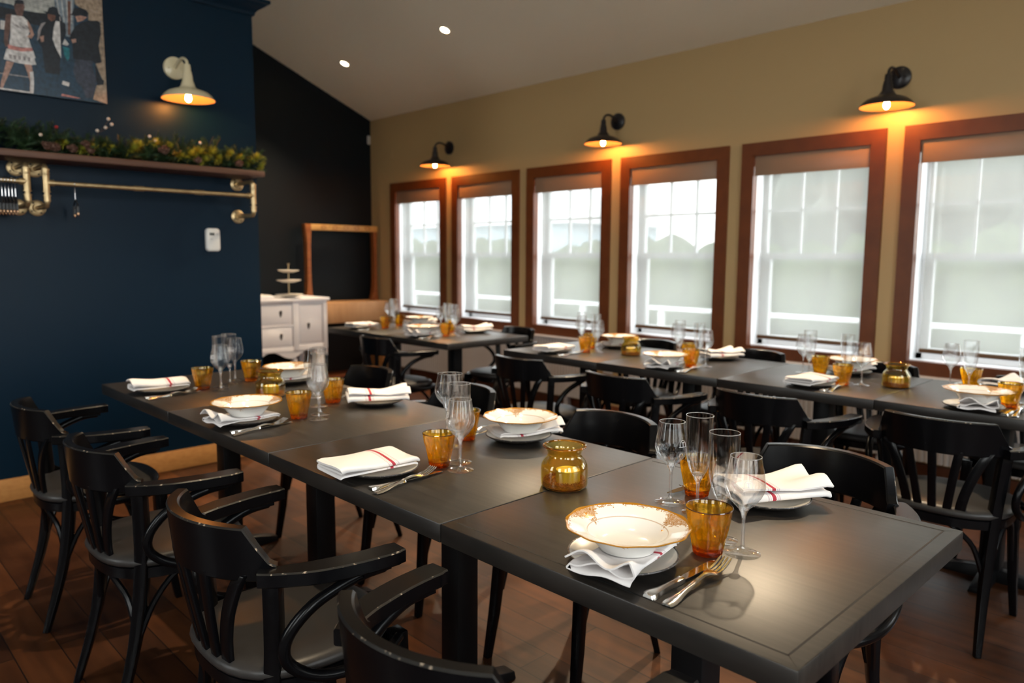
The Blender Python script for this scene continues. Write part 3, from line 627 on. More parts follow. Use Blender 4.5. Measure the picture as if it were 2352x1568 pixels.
def tuft(mb, p, rad_, n, rnd, ax=Vector((.6, -.2, .75))):
    ax = ax.normalized()
    for q in range(n):
        d = Vector((rnd.gauss(0, 1), rnd.gauss(0, 1), rnd.gauss(0, 1))).normalized()
        d = (d + ax * .75).normalized(); side = d.cross(Vector((.3, .5, .8))).normalized() * .0011; L = rad_ * rnd.uniform(.75, 1.1)
        a0 = p + d * rad_ * .12; e0 = p + d * L
        mb.add([a0 - side, a0 + side, e0 + side * .4, e0 - side * .4], [(0, 1, 2, 3)])
y = -1.0
while y < 1.17:
    hgt = gh(y); dense = 4 if y < -.2 else 7
    for q in range(dense):
        px = GR.uniform(-.085, .09); pz = GR.uniform(.012, max(.03, hgt * .66))
        d = Vector((GR.uniform(-.5, .9), GR.uniform(-1, 1), GR.uniform(-.1, 1.1)))
        needle_spray(fir, Vector((px, y, pz)), d, .085, 72, .55, .030, GR)
    y += .024
for yy, zz, rr in [(.20, .03, .036), (.245, .035, .04), (.44, .055, .048), (.47, .075, .04), (.56, .10, .04), (.63, .09, .035), (.69, .04, .036), (.74, .055, .05), (.79, .07, .05), (.86, .075, .052), (.90, .05, .04), (.97, .08, .036), (1.03, .055, .042), (1.09, .05, .040), (1.13, .075, .040), (1.16, .06, .04), (.12, .05, .03), (.82, .03, .04), (1.15, .02, .035), (.34, .05, .03)]:
    tuft(ced, Vector((.085 + .02 * GR.random(), yy, zz)), rr, 170, GR)
    for q in range(2): tuft(ced, Vector((.06, yy + GR.uniform(-.03, .03), zz + GR.uniform(-.02, .02))), rr * .7, 60, GR)
for mb_ in (fir, ced):
    mb_.v = [(max(v[0], -.112), v[1], max(v[2], .0035) if (v[0] < .142 and v[1] < 1.172) else v[2]) for v in mb_.v]
fir.build('fir_sprigs', M['fir'], g, smooth=False)['kind'] = 'stuff'
ced.build('yellow_sprigs', M['cedar'], g, smooth=False)['kind'] = 'stuff'
def cone(p, s, tilt):
    c = MB()
    for lev in range(7):
        zz = (lev - 3) * .0062 * s; rr = (.019 - abs(lev - 2.2) * .0032) * s
        for k in range(9):
            an = 2 * pi * (k + .5 * (lev % 2)) / 9; ca, sa = cos(an), sin(an)
            c.add([(rr * .35 * ca, rr * .35 * sa, zz), (rr * ca - .005 * s * sa, rr * sa + .005 * s * ca, zz + .003 * s), (rr * 1.1 * ca, rr * 1.1 * sa, zz + .008 * s), (rr * ca + .005 * s * sa, rr * sa - .005 * s * ca, zz + .003 * s), (rr * .4 * ca, rr * .4 * sa, zz + .008 * s)], [(0, 1, 2, 3), (4, 3, 2, 1), (0, 3, 4), (0, 4, 1)])
    c.sphere((0, 0, 0), .013 * s, 8, 6, 0, 1.5)
    o = c.build('pine_cone', M['cone'], g, smooth=False); o.location = p; o.rotation_euler = tilt
for i, (yy, zz) in enumerate([(.235, .031), (.155, .032), (.075, .031), (.78, .032), (1.02, .036), (.60, .07), (.215, .06), (.045, .033)]):
    cone((.115, yy, zz), 1.0 + .15 * (i % 3), (rad(60 + 20 * (i % 4)), rad(30 * i), 0))
for yy, zz, k_ in [(.09, .13, 'berry'), (.33, .20, 'pearl'), (.345, .175, 'pearl'), (.315, .155, 'pearl'), (.275, .135, 'pearl'), (.53, .135, 'pearl'), (.02, .085, 'pearl'), (.80, .13, 'pearl'), (.15, .04, 'berry'), (.56, .115, 'pearl')]:
    bb = MB(); bb.sphere((0, 0, 0), .0085, 10, 7); bb.build('berry', M[k_], g, loc=(.10, yy, zz))
def twig(*paths):
    for k_, p in enumerate(paths): MB().tube(smoothpath(p, 4), .0014, 5).build('twig', M['twig'], g)
twig([(.09, .22, .06), (.1, .27, .11), (.1, .33, .19)], [(.1, .29, .13), (.1, .32, .15), (.1, .345, .17)], [(.05, .56, .05), (.06, .57, .13), (.07, .59, .18)], [(.05, .86, .05), (.06, .87, .13), (.07, .89, .18)], [(.05, .90, .05), (.06, .91, .13), (.07, .93, .17)])

# thermostat, sensor, switch
t = empty('thermostat', (BX, .937, 1.37), 0, 'white oblong thermostat on the navy wall below the shelf', 'thermostat')
b = MB(); ring = []
def rrect(w, h_, r_, n=6):
    pts = []
    for cx, cy, a0 in ((w - r_, h_ - r_, 0), (-w + r_, h_ - r_, 90), (-w + r_, -h_ + r_, 180), (w - r_, -h_ + r_, 270)):
        for i in range(n + 1): pts.append((cx + r_ * cos(rad(a0 + 90 * i / n)), cy + r_ * sin(rad(a0 + 90 * i / n))))
    return pts
b.loft([[(dx, a, c) for a, c in rrect(.042 - sh, .069 - sh, .020)] for dx, sh in ((0, 0), (.018, 0), (.024, .004), (.026, .01))]); b.build('housing', M['white_plastic'], t)
MB().box(.0255, .0268, -.024, .006, .026, .042).build('display', M['grey_screen'], t, bevel=.0006)
MB().box(.0255, .0272, .014, .026, .030, .038).build('button', M['grey_print'], t, bevel=.0006); MB().box(.0255, .0268, -.02, -.006, .002, .006).build('status_line', M['grey_print'], t, bevel=.0006)
b = MB(); b.loft([[(XB + .002 + (a + c) * .7071, WY - .002 - (c - a) * .0 - abs(a) * .0 - c, 2.51 + z) for a, z in rrect(.026, .045, .014)] for c in (.02, .055)])
tag(b.build('motion_sensor', M['white_plastic']), 'small white motion sensor high in the room corner', 'sensor')
b = MB(); b.box(-6.21, -6.15, WY - .008, WY, 2.29, 2.375); tag(b.build('wall_plate_cover', M['tan_wall'], bevel=.003), 'painted-over blank cover plate above the first window', 'cover plate')

# ------------------------------------------------------------------ sideboard, tiered stand, console, mirror frame
sb = empty('sideboard', (-6.13, 2.19, 0), 0, 'white painted sideboard with scalloped apron in the recess', 'sideboard')
FX, BKX = .23, -.25; W0, W1 = -.58, .56
b = MB(); b.box(BKX, FX - .02, W0, W1, .40, .855); b.build('carcass', M['white_paint'], sb, bevel=.004)
b = MB(); b.box(BKX - .005, FX + .022, W0 - .02, W1 + .022, .855, .887); b.build('worktop', M['white_paint'], sb, bevel=.007)
st = MB()
for y0, y1 in ((W1 - .045, W1), (.205, .262), (W0, W0 + .045)): st.box(FX - .03, FX + .004, y0, y1, .40, .855)
for z0, z1 in ((.40, .442), (.628, .648), (.835, .855)): st.box(FX - .03, FX, W0, .23, z0, z1)
for z0, z1 in ((.40, .455), (.825, .855)): st.box(FX - .03, FX, .23, W1, z0, z1)
st.build('face_frame', M['white_paint'], sb, bevel=.004)
def front(y0, y1, z0, z1, nm, py, pz):
    f = MB(); f.box(FX - .028, FX - .006, y0, y1, z0, z1); f.box(FX - .012, FX - .002, y0 + .012, y1 - .012, z0 + .012, z1 - .012)
    o = f.build(nm, M['white_paint'], sb, bevel=.004)
    p = MB(); p.sphere((FX + .006, py, pz + .012), .013, 10, 6, 0, .9); p.prism([(py - .012, pz), (py + .012, pz), (py + .005, pz - .022), (py, pz - .034), (py - .005, pz - .022)], FX - .002, FX + .006, axes='yz'); p.build('pull', M['dark_pull'], o)
front(W0 + .05, -.195, .652, .832, 'drawer', -.38, .75); front(-.19, .20, .652, .832, 'drawer', .085, .755)
front(W0 + .05, -.195, .446, .625, 'drawer', -.38, .545); front(-.19, .20, .446, .625, 'drawer', .085, .545)
front(.268, W1 - .05, .46, .82, 'door', .362, .63)
ap = MB(); pts = []
for i in range(41):
    yy = W0 + (W1 - W0) * i / 40; s_ = ((yy - W0) % .38) / .38
    pts.append((yy, .40 - .035 - .035 * cos(s_ * 2 * pi * 1.0)))
ap.prism([(W0, .41)] + pts + [(W1, .41)], FX - .026, FX - .006, axes='yz'); ap.build('apron', M['white_paint'], sb)
for yy in (W0 + .05, .233, W1 - .05):
    l_ = MB(); l_.lathe([(.02, .40), (.026, .37), (.018, .34), (.034, .29), (.036, .25), (.022, .20), (.016, .12), (.02, .06), (.024, .04), (.02, 0.0), (.001, 0)], 16, FX - .05, yy); l_.build('leg', M['white_paint'], sb)
for yy in (W0 + .05, W1 - .05):
    l_ = MB(); l_.lathe([(.02, .40), (.026, .37), (.018, .34), (.034, .29), (.036, .25), (.022, .20), (.016, .12), (.02, .06), (.024, .04), (.02, 0.0), (.001, 0)], 16, BKX + .05, yy); l_.build('leg', M['white_paint'], sb)
ts = empty('tiered_stand', (-6.0, 2.415, .887), 0, 'three-tier cake stand on the white sideboard', 'cake stand')
MB().tube([(0, 0, .004), (0, 0, .30)], .0045, 8).sphere((0, 0, .305), .008, 8, 6).lathe([(.012, .318), (.015, .318), (.015, .314), (.012, .314)], 12).build('rod', M['brass'], ts)
for zz, r_ in ((.022, .128), (.155, .115), (.245, .098)):
    MB().lathe([(.001, zz - .012), (r_ * .45, zz - .011), (r_ * .95, zz + .006), (r_, zz + .011), (r_ * .97, zz + .013), (r_ * .45, zz - .004), (.001, zz - .005)], 32).build('tier_plate', M['plate'], ts)
MB().lathe([(.001, 0), (.05, 0), (.04, .008), (.001, .010)], 20).build('foot', M['plate'], ts)
pl = empty('serving_tray', (-6.02, 2.07, .887), 0, 'low white tray on the sideboard beside the cake stand', 'tray')
MB().box(-.12, .12, -.24, .15, 0, .030).build('tray_base', M['white_paint'], pl, bevel=.01)
MB().box(-.10, .10, -.22, .13, .03, .036).build('tray_liner', M['plate'], pl, bevel=.002)
cs = empty('console', (-6.375, 3.24, 0), 0, 'light wood console with deep front board beside the windows', 'console')
MB().box(-.172, .175, -.44, .43, .600, .808).build('front_board', M['console_wood'], cs, bevel=.004)
MB().box(-.172, .165, -.44, -.355, 0, .600).build('side_post', M['amber_wood'], cs, bevel=.004)
MB().box(-.172, .165, .35, .43, 0, .600).build('side_post', M['amber_wood'], cs, bevel=.004)
MB().box(-.172, -.12, -.355, .35, 0.0, .600).build('back_panel', M['groove'], cs, bevel=.001)
MB().box(-.16, .165, -.355, .35, 0, .06).build('plinth', M['casing'], cs, bevel=.003)
mf = empty('mirror_frame', (-6.42, 3.24, .808), 0, 'open wooden frame with carved top rail standing on the console', 'frame')
r = MB(); r.box(-.03, .045, -.37, .42, .725, .785); r.build('top_rail', M['gold_wood'], mf, bevel=.004)
r = MB()
for i in range(5):
    yc = -.23 + i * .13
    r.tube([(.047, yc + .026 * cos(2 * pi * q / 20), .755 + .016 * sin(2 * pi * q / 20)) for q in range(20)], .0028, 6, loop=True)
r.build('carved_rings', M['red_wood'], mf)
for s_, yb in ((-1, -.395), (1, .40)):
    p = MB(); zs = [0, .02, .06, .12, .22, .4, .58, .68, .74, .785]; ws = [.055, .05, .036, .026, .021, .019, .021, .027, .034, .036]
    offs = [0, 0, 0, 0, 0, 0, 0, 0, 0, 0]
    p.loft([[(-.035, yb - w_ - s_ * 0, z_), (.04, yb - w_, z_), (.04, yb + w_ * (.45 if s_ > 0 else 1), z_), (-.035, yb + w_ * (.45 if s_ > 0 else 1), z_)] for z_, w_ in zip(zs, ws)])
    p.build('post', M['red_wood'], mf, bevel=.003)

# radiators below the windows
for i, (a, b_) in enumerate([(-6.05, -3.42), (-3.03, -1.55), (-1.35, .25)]):
    e = empty('radiator', ((a + b_) / 2, WY - .016, .14), 0, ['long ribbed radiator under the three far windows', 'ribbed radiator under the fourth window', 'ribbed radiator under the fifth and sixth windows'][i], 'radiator', 'ribbed radiators under the windows')
    hw = (b_ - a) / 2; p = MB(); n = int((b_ - a) / .032); y0 = -.085
    prof = []
    for q in range(n):
        xx = -hw + (b_ - a) * q / n; d_ = (b_ - a) / n
        prof += [(xx, y0 + .010), (xx + d_ * .2, y0), (xx + d_ * .62, y0), (xx + d_ * .8, y0 + .010)]
    prof.append((hw, y0 + .010))
    p.prism([(-hw, -.005)] + prof + [(hw, -.005)], .0, .47); p.build('ribbed_panel', M['radiator'], e, smooth=False)
    MB().box(-hw - .005, hw + .005, -.092, -.002, .47, .482).build('top_grille', M['radiator'], e, bevel=.002)
    for s_ in (-1, 1): MB().box(s_ * (hw - .2) - .02, s_ * (hw - .2) + .02, -.07, -.02, -.14, 0).build('bracket', M['radiator'], e, bevel=.002)
MB_ = MB(); MB_.box(-3.29, -3.20, WY - .014, WY, .36, .48)
o = tag(MB_.build('wall_socket', M['white_plastic'], bevel=.003), 'white wall socket between two radiators', 'socket')

# ------------------------------------------------------------------ tables
def make_table(L, D, groove=False):
    """square pedestal table, origin on the floor at its corner (x 0..L, y 0..D)"""
    e = empty('dining_table'); T = .73; TH = .042; g_ = .0015
    t_ = MB(); i = .030; t_.box(g_, L - g_, 0, D, T - TH, T); t_.build('tabletop', M['table'], e, bevel=.003)
    if groove:
        q = MB(); w_ = .0017; z0, z1 = T - .003, T + .00025
        q.box(.02, L - i, i - w_, i + w_, z0, z1); q.box(.02, L - i, D - i - w_, D - i + w_, z0, z1); q.box(L - i - w_, L - i + w_, i - w_, D - i + w_, z0, z1)
        for yy, s2 in ((i, 1), (D - i, -1)): q.add([(L - i - .001, yy, z1), (L - i + .001, yy, z1), (L - .002, yy - s2 * i + s2 * .002, z1)], [(0, 1, 2)])
        q.build('inlaid_groove', M['groove'], e, smooth=False)
    MB().box(L / 2 - .0375, L / 2 + .0375, D / 2 - .0375, D / 2 + .0375, .05, T - TH - .02).build('column', M['column'], e, bevel=.004)
    s_ = MB(); s_.box(L / 2 - .17, L / 2 + .17, D / 2 - .03, D / 2 + .03, T - TH - .022, T - TH); s_.box(L / 2 - .03, L / 2 + .03, D / 2 - .17, D / 2 + .17, T - TH - .022, T - TH); s_.build('top_plate', M['column'], e, bevel=.002)
    f = MB()
    for a in range(4):
        c, s2 = cos(a * pi / 2), sin(a * pi / 2)
        f.sweep([(L / 2 + c * d, D / 2 + s2 * d, 0) for d in (.02, .12, .20)], lambda k: [(-.03, 0), (.03, 0), (.024, [.055, .04, .022][k]), (-.024, [.055, .04, .022][k])], lambda k: (Vector((-s2, c, 0)), Vector((0, 0, 1))))
    f.build('pedestal_foot', M['column'], e, bevel=.003)
    return e
T1L, T1D = .765, .752
for k in range(4):
    t_ = make_table(T1L, T1D, groove=(k == 0))
    t_.location = (-(k + 1) * T1L, 0, 0)
    tag(t_, ['square charcoal table at the near end of the front row, with inlaid border', 'square charcoal table second from the near end of the front row', 'square charcoal table third from the near end of the front row', 'square charcoal table at the navy wall end of the front row'][k], 'table', 'square tables pushed together in the front row')
T2Y, T2D = 2.10, .73; T2X = [-2.78, -2.07, -1.355, -.665, .05, .77]
for k in range(5):
    t_ = make_table(T2X[k + 1] - T2X[k], T2D); t_.location = (T2X[k], T2Y, 0)
    tag(t_, ['square charcoal table at the far end of the window row', 'square charcoal table second from the far end of the window row', 'square charcoal table third from the far end of the window row', 'square charcoal table fourth from the far end of the window row', 'square charcoal table fifth from the far end of the window row'][k], 'table', 'square tables pushed together in the window row')
T3X, T3Y, T3D = [-4.68, -3.955, -3.228], 2.04, .73
for k in range(2):
    t_ = make_table(T3X[k + 1] - T3X[k], T3D); t_.location = (T3X[k], T3Y, 0)
    tag(t_, ['square charcoal corner table half nearer the white sideboard', 'square charcoal corner table half nearer the window row'][k], 'table', 'square tables pushed together near the corner')

# ------------------------------------------------------------------ armchair
def make_chair():
    e = empty('armchair')
    bk = M['chair']
    # crest rail: curved board with cut-away shoulders
    b = MB(); rings = []; n = 64
    for i in range(n + 1):
        ph = -57 + 114 * i / n; a = abs(ph)
        if a <= 43: zt = .766 - .004 * (a / 43) ** 2
        elif a <= 54: zt = .762 - .072 * ((a - 43) / 11) ** .9
        else: zt = .690 - .004 * (a - 54) / 3
        zb = .652; ro = .240; th = .026
        c, s_ = sin(rad(ph)), -cos(rad(ph))
        def P(r_, z): 
            lean = (z - .652) * .10
            return ((r_ + lean) * c, (r_ + lean) * s_ + .004, z)
        rings.append([P(ro - .004, zb), P(ro, zb + .004), P(ro, zt - .0035), P(ro - .0035, zt), P(ro - th + .004, zt), P(ro - th, zt - .004), P(ro - th, zb + .004), P(ro - th + .004, zb)])
    k0 = len(b.f); b.loft(rings)
    for i in range(n): b.m[k0 + i * 8 + 2] = 1
    b.build('backrest', [bk, M['wear']], e, angle=24)
    # armrests
    for sd in (-1, 1):
        pts = smoothpath([(sd * .193, -.160, .667), (sd * .216, -.125, .667), (sd * .242, -.07, .667), (sd * .260, .0, .667), (sd * .268, .06, .667), (sd * .270, .112, .667)], 5)
        N = len(pts)
        def sec(i):
            t = i / (N - 1); w_ = .016 + .012 * min(1, t * 2.2); h0 = -.015
            if t > .93: w_ *= .86
            return [(-w_, h0 + .003), (-w_ + .003, h0), (w_ - .003, h0), (w_, h0 + .003), (w_, .0115), (w_ - .003, .0145), (-w_ + .003, .0145), (-w_, .0115)]
        def side(i):
            t = (pts[min(i + 1, N - 1)] - pts[max(i - 1, 0)]).normalized()
            return Vector((t.y, -t.x, 0)), Vector((0, 0, 1))
        a = MB(); a.sweep(pts, sec, side, mis={4: 1} if sd > 0 else {6: 1, 4: 1})
        for zz, y0, y1 in ((.642, .02, .085),):
            a.box(sd * .265 - .015, sd * .265 + .015, y0, y1, zz, .654)
        a.build('armrest', [bk, M['wear']], e, angle=35)
        s_ = MB(); s_.tube(smoothpath([(sd * .266, .075, .646), (sd * .262, .01, .640), (sd * .248, -.075, .605), (sd * .228, -.122, .545), (sd * .222, -.118, .49), (sd * .232, -.06, .447), (sd * .236, .03, .432), (sd * .218, .11, .428), (sd * .185, .165, .428)], 5), .0125, 10)
        s_.build('arm_support', bk, e)
        # legs
        rl = smoothpath([(sd * .168, -.214, 0), (sd * .160, -.150, .22), (sd * .166, -.122, .44), (sd * .186, -.128, .656)], 4); n2 = len(rl)
        l_ = MB(); l_.sweep(rl, lambda i: [(x_ * (.6 + .4 * min(1, i / n2 * 2)), y_ * (.6 + .4 * min(1, i / n2 * 2))) for x_, y_ in ((-.017, -.016), (.017, -.016), (.017, .016), (-.017, .016))], lambda i: (Vector((.72, sd * .69, 0)), Vector((-sd * .69, .72, 0))))
        l_.build('leg', bk, e, bevel=.003)
        fl = [(sd * .168, .168, .437), (sd * .170, .170, .34), (sd * .171, .172, .325), (sd * .178, .19, .15), (sd * .186, .212, 0)]; ws = [.021, .021, .0165, .0145, .0115]
        l_ = MB(); l_.sweep(fl, lambda i: [(x_ * ws[i], y_ * ws[i]) for x_, y_ in ((-1, -1), (1, -1), (1, 1), (-1, 1))], lambda i: (Vector((1, 0, 0)), Vector((0, 1, 0))))
        l_.build('leg', bk, e, bevel=.003)
        br = MB(); br.tube(smoothpath([(sd * .162, -.138, .24), (sd * .172, -.10, .33), (sd * .18, -.05, .395), (sd * .185, .0, .42)], 4), .009, 8); br.build('leg_brace', bk, e)
        br = MB(); br.tube(smoothpath([(sd * .172, .165, .22), (sd * .174, .13, .32), (sd * .178, .08, .385), (sd * .185, .03, .42)], 4), .009, 8); br.build('leg_brace', bk, e)
        br = MB(); br.tube(smoothpath([(sd * .150, -.142, .25), (sd * .12, -.150, .34), (sd * .07, -.17, .395), (sd * .03, -.165, .415)], 4), .009, 8); br.build('leg_brace', bk, e)
    # seat
    def outline(r_, k=40):
        o_ = []
        for i in range(k):
            a = 2 * pi * i / k; c, s_ = cos(a), sin(a); ex = 2.7
            q = (abs(c) ** ex + abs(s_) ** ex) ** (-1 / ex)
            o_.append((r_ * q * c, r_ * q * s_ * .97 + .0))
        return o_
    c = MB(); c.loft([[(x_, y_, z_) for x_, y_ in outline(r_)] for r_, z_ in ((.188, .436), (.203, .440), (.208, .450), (.203, .461), (.185, .468), (.14, .472), (.08, .4745), (.02, .475))]); c.build('seat_cushion', M['seat'], e, angle=60)
    f = MB(); f.loft([[(x_, y_, z_) for x_, y_ in outline(r_)] for r_, z_ in ((.185, .402), (.199, .405), (.2, .434), (.188, .438))]); f.build('seat_frame', bk, e, angle=50)
    # fan of back slats
    for q, (x0, x1) in enumerate(((-.078, -.152), (-.040, -.076), (0, 0), (.040, .076), (.078, .152))):
        pts = []
        for i in range(9):
            t = i / 8; bend = t ** (1.7 if q in (0, 4) else 1.15); xx = x0 + (x1 - x0) * bend; zz = .425 + (.665 - .425) * t
            pts.append(Vector((xx, -sqrt(max(.235 ** 2 - xx * xx, 0)) * (.80 + .20 * t) + .004, zz)))
        w_ = .013 if q not in (0, 4) else .016
        s_ = MB(); s_.sweep(pts, [(-w_, -.006), (w_, -.006), (w_, .006), (-w_, .006)], lambda i: (Vector((.97, -.2 * (1 if pts[i].x < 0 else -1) * min(1, abs(pts[i].x) * 8), 0)), Vector((0, 1, 0))))
        s_.build('back_slat', bk, e, bevel=.002)
    return e
CH = make_chair()
NM = ['first', 'second', 'third', 'fourth']
near1 = [(-.415, -.165, 2), (-1.10, -.165, -1), (-1.855, -.175, 1), (-2.58, -.165, -2)]
for i, (x, y, d) in enumerate(near1):
    put(CH, (x, y, 0), rad(d), 'black bentwood armchair on the aisle side of front table, %s from the near end' % NM[i], 'chair', 'armchairs along the aisle side of the front table')
far1 = [(-.40, .845, 180), (-1.08, .805, 179), (-1.825, .81, 180), (-2.49, .80, 179)]
for i, (x, y, d) in enumerate(far1):
    put(CH, (x, y, 0), rad(d), 'black bentwood armchair on the window side of front table, %s from the near end' % NM[i], 'chair', 'armchairs along the window side of the front table')
near2 = [(-.345, 1.95, 1), (-.965, 1.90, -1), (-1.62, 1.86, 0), (-2.32, 1.94, 2)]
for i, (x, y, d) in enumerate(near2):
    put(CH, (x, y, 0), rad(d), 'black bentwood armchair on the aisle side of window table, %s from the frame edge' % NM[i], 'chair', 'armchairs along the aisle side of the window table')
far2 = [(-.28, 2.775, 180), (-.94, 2.77, 180), (-1.61, 2.77, 179), (-2.295, 2.77, 180)]
for i, (x, y, d) in enumerate(far2):
    put(CH, (x, y, 0), rad(d), 'black bentwood armchair behind window table, tucked under windows, %s from frame edge' % NM[i], 'chair', 'armchairs along the far side of the window table')
put(CH, (-3.62, 1.94, 0), rad(-1), 'black bentwood armchair on the aisle side of the corner table', 'chair', 'armchairs at the corner table')
put(CH, (-3.46, 2.72, 0), rad(176), 'black bentwood armchair behind the corner table by the windows', 'chair', 'armchairs at the corner table')

# ------------------------------------------------------------------ tableware prototypes
TZ = .73
def make_plate():
    m = MB()
    m.lathe([(.001, .0006), (.060, .0006), (.064, .002), (.088, .010), (.100, .0165)], 48, mi=1)
    m.lathe([(.100, .0165), (.1012, .0180), (.1005, .0195), (.0985, .0195), (.0972, .0190)], 48, mi=1)
    m.lathe([(.0972, .0190), (.088, .0145), (.066, .0075), (.04, .0055), (.001, .005)], 48, mi=0)
    return m.build('plate', [M['plate'], M['plate_rim']])
def make_bowl():
    m = MB()
    def rf(th, r, z): return r * (1 + (.016 * cos(12 * th) + .008 * cos(6 * th)) * max(0, (r - .07) / .045) ** 1.5)
    m.lathe([(.001, .002), (.045, .002), (.047, .0), (.050, .0), (.052, .004), (.062, .014), (.072, .028), (.079, .0315), (.098, .0375), (.1115, .0425), (.1125, .044), (.1115, .0452), (.098, .0405), (.080, .0348), (.0725, .0315), (.066, .022), (.055, .0115), (.04, .0075), (.001, .007)], 96, rf=rf)
    return m.build('soup_bowl', M['bowl'], angle=60)
def make_tumbler():
    e = empty('tumbler')
    def rf(th, r, z):
        w_ = abs(sin(4.5 * th)); ztop = .0635 - .011 * (1 - w_) ** 2
        k = max(0.0, min(1.0, (ztop - z) / .0035)) * min(1.0, .3 + z / .014)
        return r * (1 - .092 * k * min(1.0, w_ * 1.35) ** .75)
    out = [(.0290, .012), (.0310, .022), (.0330, .032), (.0355, .044), (.0368, .050), (.0375, .0535), (.0380, .0565), (.0385, .059), (.0389, .0612), (.0393, .0635), (.0398, .066), (.0412, .076), (.0428, .087), (.0436, .0895)]
    inn = [(.0425, .0900), (.0414, .0870), (.0398, .076), (.0380, .065), (.0355, .055), (.0318, .038), (.0285, .024), (.0255, .0165), (.001, .0150)]
    g_ = MB(); g_.lathe(out, 108, rf=rf); g_.lathe([out[-1], (.0432, .0905), inn[0]], 108); g_.lathe(inn, 72); g_.build('glass_wall', M['amber'], e, angle=45); MB().tube([(.0431 * cos(2 * pi * i / 60), .0431 * sin(2 * pi * i / 60), .0900) for i in range(60)], .00105, 6, loop=True).build('rim', M['amber_rim'], e)
    b = MB(); b.lathe([(.001, .003), (.020, .0028), (.0245, .0006), (.0268, .0014), (.0280, .006), (.0285, .012)], 72, rf=rf); b.lathe([(.0285, .0121), (.027, .0142), (.015, .0138), (.001, .0132)], 72); b.build('glass_base', M['amber_base'], e, angle=60)
    return e
def foot_and_stem(e, r_f, z_s):
    f = MB(); f.lathe([(.001, .0008), (r_f - .001, .0006), (r_f, .0014), (r_f - .001, .0022), (r_f * .6, .0040), (.009, .0075), (.0055, .011)], 36); f.build('foot', M['foot'], e, angle=60)
    s_ = MB(); s_.lathe([(.0055, .011), (.0040, .016), (.0034, .03), (.0033, z_s - .02), (.0038, z_s - .010), (.0058, z_s - .003), (.0095, z_s + .004), (.008, z_s + .010), (.001, z_s + .011)], 16); s_.build('stem', M['stem'], e, angle=60)
def make_wine():
    e = empty('wine_glass'); foot_and_stem(e, .034, .082)
    pr = [(.0075, .085), (.014, .0905), (.023, .100), (.0305, .110), (.0355, .121), (.0372, .130), (.0366, .140), (.0345, .154), (.0315, .170), (.0285, .1865)]
    b = MB(); b.lathe(pr, 48); b.build('bowl', M['clear'], e, angle=80)
    MB().tube([(.0281 * cos(2 * pi * i / 48), .0281 * sin(2 * pi * i / 48), .1866) for i in range(48)], .00075, 6, loop=True).build('rim', M['clear_rim'], e)
    # etched arch with a T
    m = MB(); z0 = .142
    def on(a, z):   # a: offset along the wall in metres
        r_ = .0378 if z < .135 else .0374 - (z - .135) * .14
        th = a / r_; return Vector((r_ * sin(th), -r_ * cos(th), z))
    def stroke(p, q, w_=.0006, k=6): m.tube([on(p[0] + (q[0] - p[0]) * t / k, p[1] + (q[1] - p[1]) * t / k) for t in range(k + 1)], w_, 5)
    arch = [(.0075 * cos(pi * i / 10), z0 + .0085 * sin(pi * i / 10)) for i in range(11)]
    for a_, b_ in zip(arch, arch[1:]): stroke(a_, b_, .0005, 2)
    stroke((-.010, z0 - .006), (.010, z0 - .006)); stroke((-.0075, z0 - .006), (-.0075, z0), .0005); stroke((.0075, z0 - .006), (.0075, z0), .0005)
    stroke((-.004, z0 + .004), (.004, z0 + .004), .0008); stroke((0, z0 + .004), (0, z0 - .005), .0009)
    m.build('etched_emblem', M['etch'], e)
    return e
def make_flute():
    e = empty('beer_flute'); foot_and_stem(e, .033, .074)
    pr = [(.0078, .078), (.0125, .084), (.0185, .096), (.0235, .112), (.0270, .132), (.0288, .155), (.0295, .185), (.0295, .2155)]
    b = MB(); b.lathe(pr, 44); b.build('bowl', M['clear'], e, angle=80)
    MB().tube([(.0290 * cos(2 * pi * i / 44), .0290 * sin(2 * pi * i / 44), .2156) for i in range(44)], .0008, 6, loop=True).build('rim', M['clear_rim'], e)
    s_ = MB(); s_.lathe([(.001, .083), (.009, .084), (.012, .0885), (.006, .0895), (.001, .0895)], 16); s_.build('thick_bottom', M['stem'], e, angle=60)
    return e
def make_knife():
    e = empty('knife')
    def sect(y, w, z, h): return [(-w, y, z), (-w * .8, y, z + h * .85), (0, y, z + h), (w * .8, y, z + h * .85), (w, y, z), (w * .7, y, z - h * .0)]
    h = MB(); h.loft([sect(q[0], q[1] * 1.22, q[2], q[3]) for q in ((0, .0075, .001, .006), (.003, .0098, 0, .0085), (.012, .0102, 0, .009), (.024, .0088, 0, .0085), (.034, .0066, 0, .008), (.06, .0058, 0, .0082), (.085, .0066, 0, .0085), (.094, .0072, .0005, .008), (.098, .0060, .001, .007))])
    h.build('handle', M['steel'], e, angle=50)
    b = MB(); L = [(.097, -.0058, .0062), (.110, -.0078, .0066), (.15, -.0098, .0070), (.185, -.0100, .0066), (.202, -.0080, .0045), (.212, -.0035, .0022), (.216, .0002, .0008)]
    b.loft([[(a, y, .0032), (c, y, .0032), (c, y, .0046), (a, y, .0040)] for y, a, c in L]); b.build('blade', M['steel_blade'], e, angle=30)
    return e
